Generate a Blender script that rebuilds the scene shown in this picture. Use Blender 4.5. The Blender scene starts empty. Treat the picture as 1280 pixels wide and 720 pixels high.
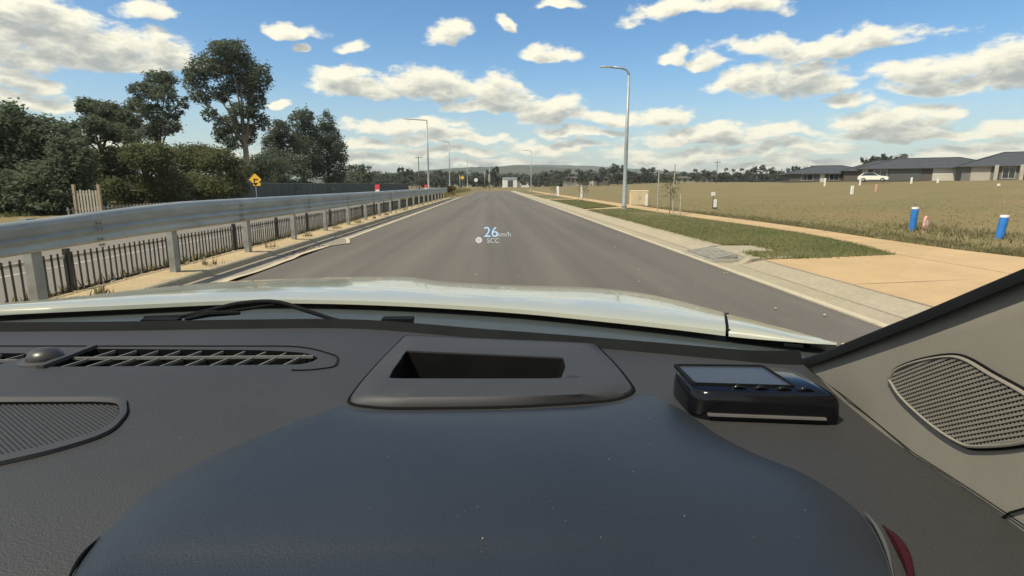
import bpy, bmesh, math, random
import numpy as np
from mathutils import Vector, Matrix, geometry
random.seed(7); rng = np.random.default_rng(7)
R = math.radians
S = bpy.context.scene
col = S.collection

# ------------------------------------------------------------------ camera
F, H = 700.0, 1.45
YAW, PIT = R(1.85), R(10.4)
fw = Vector((math.sin(YAW)*math.cos(PIT), math.cos(YAW)*math.cos(PIT), -math.sin(PIT)))
rt = Vector((math.cos(YAW), -math.sin(YAW), 0.0)); up = rt.cross(fw)
O = Vector((0, 0, H))
cd = bpy.data.cameras.new('camera'); cam = bpy.data.objects.new('camera', cd); col.objects.link(cam)
cd.sensor_width = 36; cd.lens = 36*F/1280; cd.clip_start = 0.02; cd.clip_end = 9000
m = Matrix((rt, up, -fw)).transposed().to_4x4(); m.translation = O; cam.matrix_world = m
S.camera = cam
def ray(px, py): return fw*F + rt*(px-640) - up*(py-360)
def gp(px, py, z=0.0):
    d = ray(px, py); return O + d*((z-H)/d.z)
def at(px, py, Y):
    d = ray(px, py); return O + d*(Y/d.y)

# ------------------------------------------------------------------ light
SUN_EL, SUN_AZ = R(57), R(-124)          # azimuth from +Y towards +X: the sun stands high on the left, a little behind
sd = Vector((math.sin(SUN_AZ)*math.cos(SUN_EL), math.cos(SUN_AZ)*math.cos(SUN_EL), math.sin(SUN_EL)))
sl = bpy.data.lights.new('sun', 'SUN'); so = bpy.data.objects.new('sun', sl); col.objects.link(so)
sl.energy = 4.2; sl.angle = R(0.53); sl.color = (1.0, 0.91, 0.75)
so.rotation_euler = sd.to_track_quat('Z', 'Y').to_euler(); so.location = (0, 0, 50)
S.view_settings.view_transform = 'Standard'; S.view_settings.look = 'None'
S.view_settings.exposure = 0.62; S.view_settings.gamma = 1.0; S.view_settings.use_curve_mapping = False
S.cycles.use_denoising = True; S.cycles.max_bounces = 6; S.cycles.transparent_max_bounces = 12
S.cycles.sample_clamp_indirect = 4.0

# ------------------------------------------------------------------ sky with cumulus
W = bpy.data.worlds.new('World'); S.world = W; W.use_nodes = True
def build_world():
    nt = W.node_tree; N = nt.nodes; L = nt.links; N.clear()
    out = N.new('ShaderNodeOutputWorld'); bg = N.new('ShaderNodeBackground'); L.new(bg.outputs[0], out.inputs[0])
    bg.inputs[1].default_value = SKY
    sky = N.new('ShaderNodeTexSky'); sky.sky_type = 'NISHITA'; sky.sun_disc = False
    sky.sun_elevation = SUN_EL; sky.sun_rotation = SUN_AZ; sky.air_density = 1.0; sky.dust_density = 0.6; sky.ozone_density = 2.2
    def v(op, *a):
        n = N.new('ShaderNodeVectorMath'); n.operation = op
        for i, x in enumerate(a):
            if isinstance(x, (tuple, list)): n.inputs[i].default_value = x
            else: L.new(x, n.inputs[i])
        return n
    def f(op, *a, clamp=False):
        n = N.new('ShaderNodeMath'); n.operation = op; n.use_clamp = clamp
        for i, x in enumerate(a):
            if isinstance(x, (int, float)): n.inputs[i].default_value = x
            else: L.new(x, n.inputs[i])
        return n.outputs[0]
    def sstep(x, a, b):
        n = N.new('ShaderNodeMapRange'); n.interpolation_type = 'SMOOTHSTEP'; L.new(x, n.inputs[0])
        n.inputs[1].default_value = a; n.inputs[2].default_value = b; return n.outputs[0]
    tc = N.new('ShaderNodeTexCoord')
    sp = N.new('ShaderNodeSeparateXYZ'); L.new(v('NORMALIZE', tc.outputs['Generated']).outputs[0], sp.inputs[0])
    az = f('ARCTAN2', sp.outputs[0], sp.outputs[1]); el = f('ARCSINE', sp.outputs[2])
    # cloud banks: centre and half sizes in photograph pixels, turned into directions
    B = [(100,46,120,30),(40,16,110,22),(10,60,60,22),(185,74,62,16),(30,124,72,13),(25,95,40,14),(180,4,40,12),
         (365,32,38,10),(382,58,12,9),(560,42,24,14),(685,65,34,11),(632,30,10,8),(442,58,14,8),(845,14,60,13),(920,6,60,12),(700,0,30,7),
         (535,108,58,22),(436,107,38,19),(480,118,60,9),(620,112,34,22),(686,139,38,18),(610,136,60,10),
         (840,73,13,12),(1030,50,130,15),(1090,38,60,12),(985,98,68,24),(925,108,40,12),(1020,104,50,12),(880,80,30,8),
         (1170,84,90,16),(1265,72,60,28),(1190,104,90,8),(1058,125,32,9),(1178,131,32,9),
         (1110,150,74,17),(1150,168,120,9),(1275,150,50,11),(350,127,14,6),
         (500,158,76,8),(560,172,70,6),(770,148,56,8),(830,148,36,9),(880,168,86,10),(690,182,64,7),(1020,186,56,7),(830,197,70,6),(560,188,60,6),(480,198,70,6),(1000,208,150,7),(640,203,80,6),(900,187,90,6),(720,166,50,6),(960,170,60,8),(450,180,60,7),(1220,190,90,8)]
    def field(el_, az_):
        pos = N.new('ShaderNodeCombineXYZ'); L.new(az_, pos.inputs[0]); L.new(el_, pos.inputs[1])
        # puffs get finer towards the horizon
        den = f('ADD', f('MAXIMUM', el_, 0.0), 0.10)
        w_ = f('ADD', f('MULTIPLY', el_, 3.2), f('MULTIPLY', f('LOGARITHM', den, 2.718), 0.35))
        pc = N.new('ShaderNodeCombineXYZ'); L.new(f('MULTIPLY', az_, 2.1), pc.inputs[0]); L.new(w_, pc.inputs[1])
        pw = pos.outputs[0]
        n0 = N.new('ShaderNodeTexNoise'); n0.inputs['Scale'].default_value = 9; n0.inputs['Detail'].default_value = 3; L.new(pw, n0.inputs['Vector'])
        wv = v('SCALE', v('SUBTRACT', n0.outputs['Color'], (0.5, 0.5, 0.5)).outputs[0]); wv.inputs[3].default_value = 0.07
        pw2 = v('ADD', pw, wv.outputs[0]).outputs[0]
        acc = None
        for (cx, cy, rx, ry) in B:
            d = ray(cx, cy).normalized(); a0 = math.atan2(d.x, d.y); e0 = math.asin(d.z)
            d2 = ray(cx+rx, cy).normalized(); d3 = ray(cx, cy-ry).normalized()
            ra = abs(math.atan2(d2.x, d2.y)-a0)*1.12; re = abs(math.asin(d3.z)-e0)*1.12; e0 -= re*0.30; re *= 1.30
            q = v('MULTIPLY', v('SUBTRACT', pw2, (a0, e0, 0)).outputs[0], (1/ra, 1/re, 0)).outputs[0]
            qa = v('ABSOLUTE', q).outputs[0]; q = v('MULTIPLY_ADD', qa, (1.0, 1.43, 0), v('MULTIPLY', q, (0, -0.43, 0)).outputs[0]).outputs[0]   # flat bases
            dd = v('DOT_PRODUCT', q, q).outputs['Value']
            acc = dd if acc is None else f('MINIMUM', acc, dd)
        blob = f('SUBTRACT', 1.0, f('MINIMUM', acc, 3.0))
        n1 = N.new('ShaderNodeTexNoise'); n1.inputs['Scale'].default_value = 12.0; n1.inputs['Detail'].default_value = 9; n1.inputs['Roughness'].default_value = 0.64; L.new(pc.outputs[0], n1.inputs['Vector'])
        mid = f('SUBTRACT', n1.outputs['Fac'], 0.5)
        # a generic cumulus field carries on outside the frame
        n2 = N.new('ShaderNodeTexNoise'); n2.inputs['Scale'].default_value = 2.6; n2.inputs['Detail'].default_value = 6; L.new(pc.outputs[0], n2.inputs['Vector'])
        away = f('MULTIPLY', sstep(f('ABSOLUTE', f('SUBTRACT', az_, 0.03)), 0.80, 1.0), 1.0)
        gen = f('MULTIPLY', f('SUBTRACT', n2.outputs['Fac'], 0.49), 5.0)
        gen = f('SUBTRACT', gen, f('MULTIPLY', f('MULTIPLY', f('SUBTRACT', 1.0, away), sstep(el_, 0.03, 0.17)), 3.0))
        base = f('MAXIMUM', blob, gen)
        return f('ADD', base, f('MULTIPLY', mid, 3.5))
    D = field(el, az)
    # the same field a little towards the sun (up and to the left): thick there means shaded here
    D2 = field(f('ADD', el, 0.018), f('SUBTRACT', az, 0.010))
    mask = sstep(D, -0.38, 0.58)
    shade = sstep(f('ADD', f('MULTIPLY', D2, 0.8), f('MULTIPLY', D, 0.15)), -0.2, 1.25)
    lit = N.new('ShaderNodeMix'); lit.data_type = 'RGBA'
    L.new(shade, lit.inputs[0]); lit.inputs[6].default_value = CLOUD_LIT; lit.inputs[7].default_value = CLOUD_DARK
    # thin veil of cloud low over the horizon
    low = f('SUBTRACT', 1.0, sstep(el, 0.0, 0.20))
    veil = N.new('ShaderNodeMix'); veil.data_type = 'RGBA'; L.new(f('MULTIPLY', low, 0.55), veil.inputs[0])
    hs = N.new('ShaderNodeHueSaturation'); hs.inputs['Saturation'].default_value = SKY_SAT; hs.inputs['Value'].default_value = SKY_VAL; L.new(sky.outputs[0], hs.inputs['Color'])
    L.new(hs.outputs[0], veil.inputs[6]); veil.inputs[7].default_value = VEIL
    mx = N.new('ShaderNodeMix'); mx.data_type = 'RGBA'
    L.new(f('MULTIPLY', mask, 0.95), mx.inputs[0]); L.new(veil.outputs[2], mx.inputs[6]); L.new(lit.outputs[2], mx.inputs[7])
    L.new(mx.outputs[2], bg.inputs[0])
SKY = 0.10; SKY_SAT = 1.27; SKY_VAL = 1.0
CLOUD_LIT = (7.6, 7.1, 5.7, 1); CLOUD_DARK = (3.0, 3.1, 2.95, 1); VEIL = (3.5, 4.0, 3.9, 1)
build_world()

# ------------------------------------------------------------------ materials
MATS = {}
def mat(name, c, rough=0.7, var=0.2, scale=3.0, c2=None, bump=0.0, bscale=60.0, metal=0.0, spec=0.5, detail=5.0, coat=0.0, vec=None):
    if name in MATS: return MATS[name]
    mt = bpy.data.materials.new(name); mt.use_nodes = True; nt = mt.node_tree; N = nt.nodes; L = nt.links
    b = N['Principled BSDF']; b.inputs['Roughness'].default_value = rough; b.inputs['Metallic'].default_value = metal
    b.inputs['Specular IOR Level'].default_value = spec; b.inputs['Coat Weight'].default_value = coat
    tc = N.new('ShaderNodeTexCoord'); mp = N.new('ShaderNodeMapping'); L.new(tc.outputs['Object'], mp.inputs[0])
    if vec: mp.inputs['Scale'].default_value = vec
    n = N.new('ShaderNodeTexNoise'); n.inputs['Scale'].default_value = scale; n.inputs['Detail'].default_value = detail; n.inputs['Roughness'].default_value = 0.6
    L.new(mp.outputs[0], n.inputs['Vector'])
    mr = N.new('ShaderNodeMapRange'); L.new(n.outputs['Fac'], mr.inputs[0]); mr.inputs[1].default_value = 0.3; mr.inputs[2].default_value = 0.7
    mx = N.new('ShaderNodeMix'); mx.data_type = 'RGBA'; L.new(mr.outputs[0], mx.inputs[0])
    a = tuple(x*(1-var) for x in c); d = c2 or tuple(min(1, x*(1+var)) for x in c)
    mx.inputs[6].default_value = (*a, 1); mx.inputs[7].default_value = (*d, 1); L.new(mx.outputs[2], b.inputs['Base Color'])
    if bump:
        n2 = N.new('ShaderNodeTexNoise'); n2.inputs['Scale'].default_value = bscale; n2.inputs['Detail'].default_value = 3; L.new(mp.outputs[0], n2.inputs['Vector'])
        bp = N.new('ShaderNodeBump'); bp.inputs['Strength'].default_value = bump; bp.inputs['Distance'].default_value = 0.02; L.new(n2.outputs['Fac'], bp.inputs['Height']); L.new(bp.outputs[0], b.inputs['Normal'])
    if name.endswith('_leaf'):
        tl = N.new('ShaderNodeBsdfTranslucent'); sh = N.new('ShaderNodeMixShader'); sh.inputs[0].default_value = 0.40; tg = N.new('ShaderNodeHueSaturation'); tg.inputs['Value'].default_value = 1.5; L.new(mx.outputs[2], tg.inputs['Color']); L.new(tg.outputs[0], tl.inputs[0])
        L.new(b.outputs[0], sh.inputs[1]); L.new(tl.outputs[0], sh.inputs[2]); L.new(sh.outputs[0], N['Material Output'].inputs[0])
    MATS[name] = mt; return mt
def two_scale(name, c1, c2, c3, s1, s2, rough=0.9, bump=0.4, bscale=40, vec=None, spec=0.3):
    """three colours mixed by a broad and a fine noise: grass, earth, asphalt, concrete"""
    mt = bpy.data.materials.new(name); mt.use_nodes = True; nt = mt.node_tree; N = nt.nodes; L = nt.links
    b = N['Principled BSDF']; b.inputs['Roughness'].default_value = rough; b.inputs['Specular IOR Level'].default_value = spec
    tc = N.new('ShaderNodeTexCoord'); mp = N.new('ShaderNodeMapping'); L.new(tc.outputs['Object'], mp.inputs[0])
    if vec: mp.inputs['Scale'].default_value = vec
    def nz(s, d):
        n = N.new('ShaderNodeTexNoise'); n.inputs['Scale'].default_value = s; n.inputs['Detail'].default_value = d; n.inputs['Roughness'].default_value = 0.65
        L.new(mp.outputs[0], n.inputs['Vector']); r = N.new('ShaderNodeMapRange'); r.inputs[1].default_value = 0.33; r.inputs[2].default_value = 0.67; L.new(n.outputs['Fac'], r.inputs[0]); return r.outputs[0], n
    a, _ = nz(s1, 5); d, nn = nz(s2, 4)
    m1 = N.new('ShaderNodeMix'); m1.data_type = 'RGBA'; L.new(a, m1.inputs[0]); m1.inputs[6].default_value = (*c1, 1); m1.inputs[7].default_value = (*c2, 1)
    m2 = N.new('ShaderNodeMix'); m2.data_type = 'RGBA'; mu = N.new('ShaderNodeMath'); mu.operation = 'MULTIPLY'; mu.inputs[1].default_value = 0.6; L.new(d, mu.inputs[0]); L.new(mu.outputs[0], m2.inputs[0])
    L.new(m1.outputs[2], m2.inputs[6]); m2.inputs[7].default_value = (*c3, 1); L.new(m2.outputs[2], b.inputs['Base Color'])
    if bump:
        n2 = N.new('ShaderNodeTexNoise'); n2.inputs['Scale'].default_value = bscale; n2.inputs['Detail'].default_value = 4; L.new(tc.outputs['Object'], n2.inputs['Vector'])
        bp = N.new('ShaderNodeBump'); bp.inputs['Strength'].default_value = bump; bp.inputs['Distance'].default_value = 0.03; L.new(n2.outputs['Fac'], bp.inputs['Height']); L.new(bp.outputs[0], b.inputs['Normal'])
    MATS[name] = mt; return mt
def emit(name, c, s):
    mt = bpy.data.materials.new(name); mt.use_nodes = True; b = mt.node_tree.nodes['Principled BSDF']
    b.inputs['Base Color'].default_value = (0.02, 0.02, 0.02, 1); b.inputs['Emission Color'].default_value = (*c, 1); b.inputs['Emission Strength'].default_value = s
    MATS[name] = mt; return mt
two_scale('asphalt', (0.114,0.101,0.085), (0.142,0.126,0.107), (0.088,0.079,0.067), 0.35, 45, 0.85, 0.6, 110, (1, 0.25, 1))
def wear_tracks(mt):
    nt = mt.node_tree; N = nt.nodes; L = nt.links; b = N['Principled BSDF']; src = b.inputs['Base Color'].links[0].from_socket
    tc = N.new('ShaderNodeTexCoord'); mp = N.new('ShaderNodeMapping'); mp.inputs['Scale'].default_value = (1.5, 0.02, 1); L.new(tc.outputs['Object'], mp.inputs[0])
    n = N.new('ShaderNodeTexNoise'); n.inputs['Scale'].default_value = 1.0; n.inputs['Detail'].default_value = 4; L.new(mp.outputs[0], n.inputs['Vector'])
    g = N.new('ShaderNodeTexNoise'); g.inputs['Scale'].default_value = 130; g.inputs['Detail'].default_value = 2; L.new(tc.outputs['Object'], g.inputs['Vector'])
    ad = N.new('ShaderNodeMath'); ad.operation = 'MULTIPLY_ADD'; L.new(g.outputs['Fac'], ad.inputs[0]); ad.inputs[1].default_value = 0.5; L.new(n.outputs['Fac'], ad.inputs[2])
    r = N.new('ShaderNodeMapRange'); r.inputs[1].default_value = 0.45; r.inputs[2].default_value = 1.05; r.inputs[3].default_value = 0.70; r.inputs[4].default_value = 1.26; L.new(ad.outputs[0], r.inputs[0])
    h = N.new('ShaderNodeVectorMath'); h.operation = 'SCALE'; L.new(src, h.inputs[0]); L.new(r.outputs[0], h.inputs[3]); L.new(h.outputs[0], b.inputs['Base Color'])
wear_tracks(MATS['asphalt'])
two_scale('far_asphalt', (0.15,0.135,0.11), (0.18,0.16,0.13), (0.12,0.108,0.09), 0.3, 20, 0.85, 0.2)
two_scale('concrete', (0.36,0.31,0.21), (0.30,0.265,0.19), (0.22,0.19,0.13), 0.8, 14, 0.9, 0.4, 60)
two_scale('lip_concrete', (0.46,0.41,0.29), (0.40,0.35,0.25), (0.30,0.26,0.18), 0.8, 20, 0.9, 0.3, 60)
two_scale('dirty_concrete', (0.30,0.265,0.20), (0.23,0.20,0.15), (0.14,0.12,0.09), 0.9, 12, 0.9, 0.5, 50)
two_scale('tan_concrete', (0.47,0.325,0.165), (0.37,0.262,0.138), (0.31,0.22,0.12), 0.8, 26, 0.9, 0.35, 70)
two_scale('sand_verge', (0.44,0.34,0.19), (0.36,0.275,0.155), (0.25,0.19,0.11), 0.9, 16, 0.95, 0.7, 40)
two_scale('field_earth', (0.172,0.128,0.056), (0.112,0.108,0.044), (0.180,0.134,0.060), 0.14, 2.5, 0.95, 0.6, 14)
two_scale('turf_earth', (0.085,0.092,0.034), (0.13,0.11,0.05), (0.15,0.12,0.06), 0.6, 7, 0.95, 0.8, 30)
two_scale('hill_bush', (0.050,0.060,0.038), (0.085,0.085,0.050), (0.035,0.045,0.03), 0.006, 0.04, 0.95, 0.0)
mat('grass_blade', (0.125,0.155,0.055), 0.85, 0.2, 0.55, (0.175,0.165,0.072), spec=0.2); mat('dry_grass', (0.205,0.160,0.064), 0.85, 0.12, 0.3, (0.165,0.148,0.052), spec=0.2)
mat('weed', (0.13,0.125,0.05), 0.85, 0.3, 1.2, (0.22,0.19,0.10), spec=0.2)
mat('galvanised', (0.30,0.315,0.29), 0.45, 0.22, 4.0, bump=0.05, bscale=25, metal=0.25, vec=(1, 0.3, 1)); mat('galvanised_post', (0.30,0.30,0.27), 0.55, 0.25, 6, metal=0.5)
mat('black_steel', (0.018,0.019,0.018), 0.45, 0.2, 5); mat('pole_grey', (0.27,0.30,0.30), 0.5, 0.15, 4, metal=0.3)
mat('bark', (0.11,0.095,0.075), 0.9, 0.45, 2.5, bump=0.6, bscale=12, vec=(1,1,0.3)); mat('pale_bark', (0.20,0.17,0.135), 0.85, 0.5, 1.6, bump=0.4, bscale=8, vec=(1,1,0.3))
mat('gum_leaf', (0.085,0.108,0.072), 0.8, 0.25, 0.7, (0.125,0.142,0.098), spec=0.12); mat('dark_leaf', (0.090,0.115,0.072), 0.8, 0.2, 0.7, (0.120,0.140,0.088), spec=0.1)
mat('olive_leaf', (0.105,0.120,0.056), 0.8, 0.2, 0.5, (0.138,0.146,0.070), spec=0.1); mat('far_leaf', (0.085,0.098,0.076), 0.8, 0.25, 0.25, (0.115,0.125,0.098), spec=0.2)
mat('dry_leaf', (0.13,0.10,0.05), 0.8, 0.4, 2.0, spec=0.2)
mat('white_paint', (0.72,0.71,0.66), 0.4, 0.06, 3); mat('worn_marking', (0.27,0.25,0.21), 0.8, 0.3, 3); mat('grate_steel', (0.30,0.28,0.23), 0.6, 0.2, 8); mat('rail_sunlit', (0.40,0.38,0.32), 0.6, 0.1, 3); mat('sign_yellow', (0.75,0.43,0.03), 0.5, 0.06, 3); mat('sign_red', (0.62,0.05,0.06), 0.5, 0.1, 3)
mat('beige_metal', (0.56,0.46,0.29), 0.55, 0.07, 2); mat('blue_plastic', (0.022,0.16,0.46), 0.4, 0.15, 4); mat('pink_plastic', (0.58,0.31,0.23), 0.6, 0.15, 8)
mat('timber', (0.30,0.24,0.16), 0.85, 0.3, 6, vec=(4,4,1)); mat('grey_timber', (0.33,0.31,0.26), 0.85, 0.25, 6, vec=(4,4,1))
mat('dark_fence', (0.062,0.072,0.076), 0.6, 0.15, 0.8); mat('fence_cap', (0.17,0.185,0.18), 0.5, 0.1, 3)
mat('roof_tile', (0.044,0.047,0.050), 0.7, 0.18, 0.9, bump=0.3, bscale=6); mat('roof_brown', (0.085,0.072,0.062), 0.75, 0.2, 1)
mat('render_grey', (0.13,0.127,0.115), 0.85, 0.1, 1.5); mat('brick_dark', (0.080,0.070,0.060), 0.85, 0.25, 4); mat('render_pale', (0.34,0.31,0.26), 0.85, 0.08, 1)
mat('door_pale', (0.46,0.44,0.38), 0.55, 0.06, 2); mat('door_dark', (0.075,0.08,0.078), 0.5, 0.1, 2); mat('window_dark', (0.02,0.025,0.03), 0.08, 0.1, 1, spec=0.7)
mat('tyre', (0.02,0.02,0.02), 0.85, 0.2, 10); mat('rim', (0.42,0.42,0.42), 0.35, 0.1, 10, metal=0.8)
# the car's own
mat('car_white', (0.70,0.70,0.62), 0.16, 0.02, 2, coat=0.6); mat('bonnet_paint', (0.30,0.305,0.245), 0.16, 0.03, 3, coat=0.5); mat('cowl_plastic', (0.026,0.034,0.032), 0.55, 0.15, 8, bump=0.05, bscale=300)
mat('rubber', (0.007,0.008,0.008), 0.8, 0.2, 20, spec=0.08); mat('dash_plastic', (0.024,0.0235,0.0215), 0.58, 0.16, 3, bump=0.2, bscale=560)
mat('hood_plastic', (0.0145,0.0175,0.0215), 0.44, 0.18, 3, bump=0.11, bscale=560); mat('bezel_plastic', (0.026,0.026,0.026), 0.62, 0.12, 6, bump=0.1, bscale=900)
mat('vent_black', (0.006,0.006,0.006), 0.9, 0.2, 20, spec=0.05); mat('slat_plastic', (0.12,0.117,0.105), 0.6, 0.1, 30)
mat('trim_fabric', (0.168,0.153,0.122), 0.85, 0.08, 12, bump=0.15, bscale=1200); mat('grille_weave', (0.165,0.15,0.12), 0.6, 0.1, 60)
mat('gloss_black', (0.004,0.004,0.005), 0.12, 0.2, 20, spec=0.32); mat('screen_glass', (0.030,0.033,0.038), 0.28, 0.15, 6, spec=0.5); mat('silver_trim', (0.42,0.39,0.37), 0.3, 0.1, 20, metal=0.8)
mat('red_trim', (0.030,0.004,0.006), 0.5, 0.1, 20, spec=0.2); mat('chrome_edge', (0.06,0.06,0.055), 0.5, 0.1, 20); mat('sensor_plastic', (0.030,0.026,0.023), 0.38, 0.1, 20)
emit('readout_blue', (0.42,0.70,0.95), 0.62); emit('readout_white', (0.80,0.72,0.74), 0.62); emit('readout_dim', (0.52,0.60,0.58), 0.55)
gm = bpy.data.materials.new('windscreen_glass'); gm.use_nodes = True; gn = gm.node_tree.nodes; gn.clear()
_o = gn.new('ShaderNodeOutputMaterial'); _t = gn.new('ShaderNodeBsdfTransparent'); _t.inputs[0].default_value = (0.955, 0.965, 0.945, 1); gm.node_tree.links.new(_t.outputs[0], _o.inputs[0]); MATS['windscreen_glass'] = gm

# ------------------------------------------------------------------ helpers
class MB:
    """collects shapes; build() links them as ONE mesh object"""
    def __init__(s): s.v = []; s.f = []
    def add(s, vs, fs):
        n = len(s.v); s.v += [tuple(x) for x in vs]; s.f += [tuple(i+n for i in q) for q in fs]; return s
    def box(s, c, d, rz=0.0, M=None):
        x, y, z = d[0]/2, d[1]/2, d[2]/2
        vs = [Vector((a*x, b*y, e*z)) for e in (-1, 1) for a, b in ((-1,-1),(1,-1),(1,1),(-1,1))]
        Q = M or Matrix.Rotation(rz, 3, 'Z'); vs = [Q @ p + Vector(c) for p in vs]
        return s.add(vs, [(3,2,1,0),(4,5,6,7),(0,1,5,4),(1,2,6,5),(2,3,7,6),(3,0,4,7)])
    def bar(s, a, b, w, h, upv=(0,0,1)):
        a = Vector(a); b = Vector(b); d = (b-a)
        if d.length < 1e-6: return s
        d.normalize(); u = Vector(upv); sx = d.cross(u)
        if sx.length < 1e-4: sx = d.cross(Vector((1,0,0)))
        sx.normalize(); u = sx.cross(d)
        vs = [p + sx*i*w/2 + u*j*h/2 for p in (a, b) for i, j in ((-1,-1),(1,-1),(1,1),(-1,1))]
        return s.add(vs, [(3,2,1,0),(4,5,6,7),(0,1,5,4),(1,2,6,5),(2,3,7,6),(3,0,4,7)])
    def tube(s, pts, rad, n=8, cap=True):
        pts = [Vector(p) for p in pts]; k = len(pts); rad = rad if isinstance(rad, (list, tuple)) else [rad]*k
        vs = []; ref = None
        for i, p in enumerate(pts):
            d = (pts[min(i+1, k-1)]-pts[max(i-1, 0)]).normalized()
            if ref is None: ref = d.orthogonal().normalized()
            a = (ref - d*ref.dot(d)); a = a.normalized() if a.length > 1e-6 else d.orthogonal().normalized(); ref = a; b = d.cross(a)
            vs += [p + (a*math.cos(2*math.pi*j/n)+b*math.sin(2*math.pi*j/n))*rad[i] for j in range(n)]
        fs = [(i*n+j, i*n+(j+1)%n, (i+1)*n+(j+1)%n, (i+1)*n+j) for i in range(k-1) for j in range(n)]
        if cap: fs += [tuple(range(n))[::-1], tuple((k-1)*n+j for j in range(n))]
        return s.add(vs, fs)
    def loops(s, Ls, cap0=False, cap1=False, closed=True):
        """skin equal-length loops"""
        n = len(Ls[0]); vs = [p for l in Ls for p in l]; m_ = n if closed else n-1
        fs = [(i*n+j, i*n+(j+1)%n, (i+1)*n+(j+1)%n, (i+1)*n+j) for i in range(len(Ls)-1) for j in range(m_)]
        if cap0: fs.append(tuple(range(n))[::-1])
        if cap1: fs.append(tuple((len(Ls)-1)*n+j for j in range(n)))
        return s.add(vs, fs)
    def lathe(s, prof, c, n=16):
        c = Vector(c)
        return s.loops([[c+Vector((r*math.cos(2*math.pi*j/n), r*math.sin(2*math.pi*j/n), z)) for j in range(n)] for r, z in prof], True, True)
    def prism(s, poly, z0, z1):
        n = len(poly); vs = [(x, y, z0) for x, y in poly] + [(x, y, z1) for x, y in poly]
        return s.add(vs, [tuple(range(n))[::-1], tuple(range(n, 2*n))] + [(i, (i+1) % n, (i+1) % n+n, i+n) for i in range(n)])
    def build(s, name, m, parent=None, smooth=False, angle=None, fix=True):
        me = bpy.data.meshes.new(name); me.from_pydata(s.v, [], s.f); me.materials.append(MATS[m])
        if fix:
            b = bmesh.new(); b.from_mesh(me); bmesh.ops.recalc_face_normals(b, faces=b.faces); b.to_mesh(me); b.free()
        if smooth: me.shade_smooth()
        if angle is not None: me.shade_smooth(); me.set_sharp_from_angle(angle=R(angle))
        return link(name, me, parent)
def link(name, me, parent=None):
    o = bpy.data.objects.new(name, me); col.objects.link(o)
    if parent: o.parent = parent
    return o
def tag(o, label=None, cat=None, group=None, kind=None):
    if label: o['label'] = label
    if cat: o['category'] = cat
    if group: o['group'] = group
    if kind: o['kind'] = kind
    return o
def empty(name, loc=(0,0,0), rz=0.0, label=None, cat=None, group=None):
    o = bpy.data.objects.new(name, None); col.objects.link(o); o.empty_display_size = 0.2
    o.location = loc; o.rotation_euler = (0, 0, rz); return tag(o, label, cat, group)
def kids(o): return [c for c in o.children]
def copy_tree(o, parent=None):
    c = o.copy(); col.objects.link(c)
    if parent: c.parent = parent
    for ch in kids(o): copy_tree(ch, c)
    return c
def quick_mesh(name, V, Fq, m):
    """numpy verts (n,3) and faces (k,3|4) to a mesh"""
    me = bpy.data.meshes.new(name); k = Fq.shape[1]
    me.vertices.add(len(V)); me.vertices.foreach_set('co', V.astype(np.float32).ravel())
    me.loops.add(Fq.size); me.loops.foreach_set('vertex_index', Fq.astype(np.int32).ravel())
    me.polygons.add(len(Fq)); me.polygons.foreach_set('loop_start', np.arange(0, Fq.size, k, dtype=np.int32))
    me.update(); me.validate(); me.materials.append(MATS[m]); return me
def roundpoly(pts, r, n=5):
    """polygon (2-D) with every corner replaced by an n-point arc; the same count of points for every polygon of as many corners"""
    out = []; k = len(pts); rr = r if isinstance(r, (list, tuple)) else [r]*k
    for i in range(k):
        p = Vector(pts[i][:2]); a = Vector(pts[i-1][:2])-p; b = Vector(pts[(i+1) % k][:2])-p
        t = min(rr[i], a.length*0.45, b.length*0.45); A = p+a.normalized()*t; B = p+b.normalized()*t
        for j in range(n):
            u = j/(n-1); out.append(A*(1-u)**2 + p*2*u*(1-u) + B*u*u)
    return out
def inside(p, poly):
    x, y = p; c = False; n = len(poly); j = n-1
    for i in range(n):
        xi, yi = poly[i][0], poly[i][1]; xj, yj = poly[j][0], poly[j][1]
        if (yi > y) != (yj > y) and x < (xj-xi)*(y-yi)/(yj-yi)+xi: c = not c
        j = i
    return c
def clip_line(a, b, poly):
    """pieces of the line a-b that lie inside the polygon"""
    a = Vector(a); b = Vector(b); ts = [0.0, 1.0]; d = b-a; n = len(poly)
    for i in range(n):
        p = Vector(poly[i][:2]); q = Vector(poly[(i+1) % n][:2]); e = q-p; den = d.x*e.y-d.y*e.x
        if abs(den) < 1e-12: continue
        w = p-a; t = (w.x*e.y-w.y*e.x)/den; u = (w.x*d.y-w.y*d.x)/den
        if 0 < t < 1 and 0 <= u <= 1: ts.append(t)
    ts.sort(); return [(a+d*s0, a+d*s1) for s0, s1 in zip(ts, ts[1:]) if s1-s0 > 1e-4 and inside(a+d*(s0+s1)/2, poly)]
def dist_edge(p, poly):
    p = Vector(p); best = 9
    for i in range(len(poly)):
        a = Vector(poly[i][:2]); b = Vector(poly[(i+1) % len(poly)][:2]); d = b-a
        t = max(0, min(1, (p-a).dot(d)/max(d.dot(d), 1e-12))); best = min(best, (a+d*t-p).length)
    return best
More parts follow.
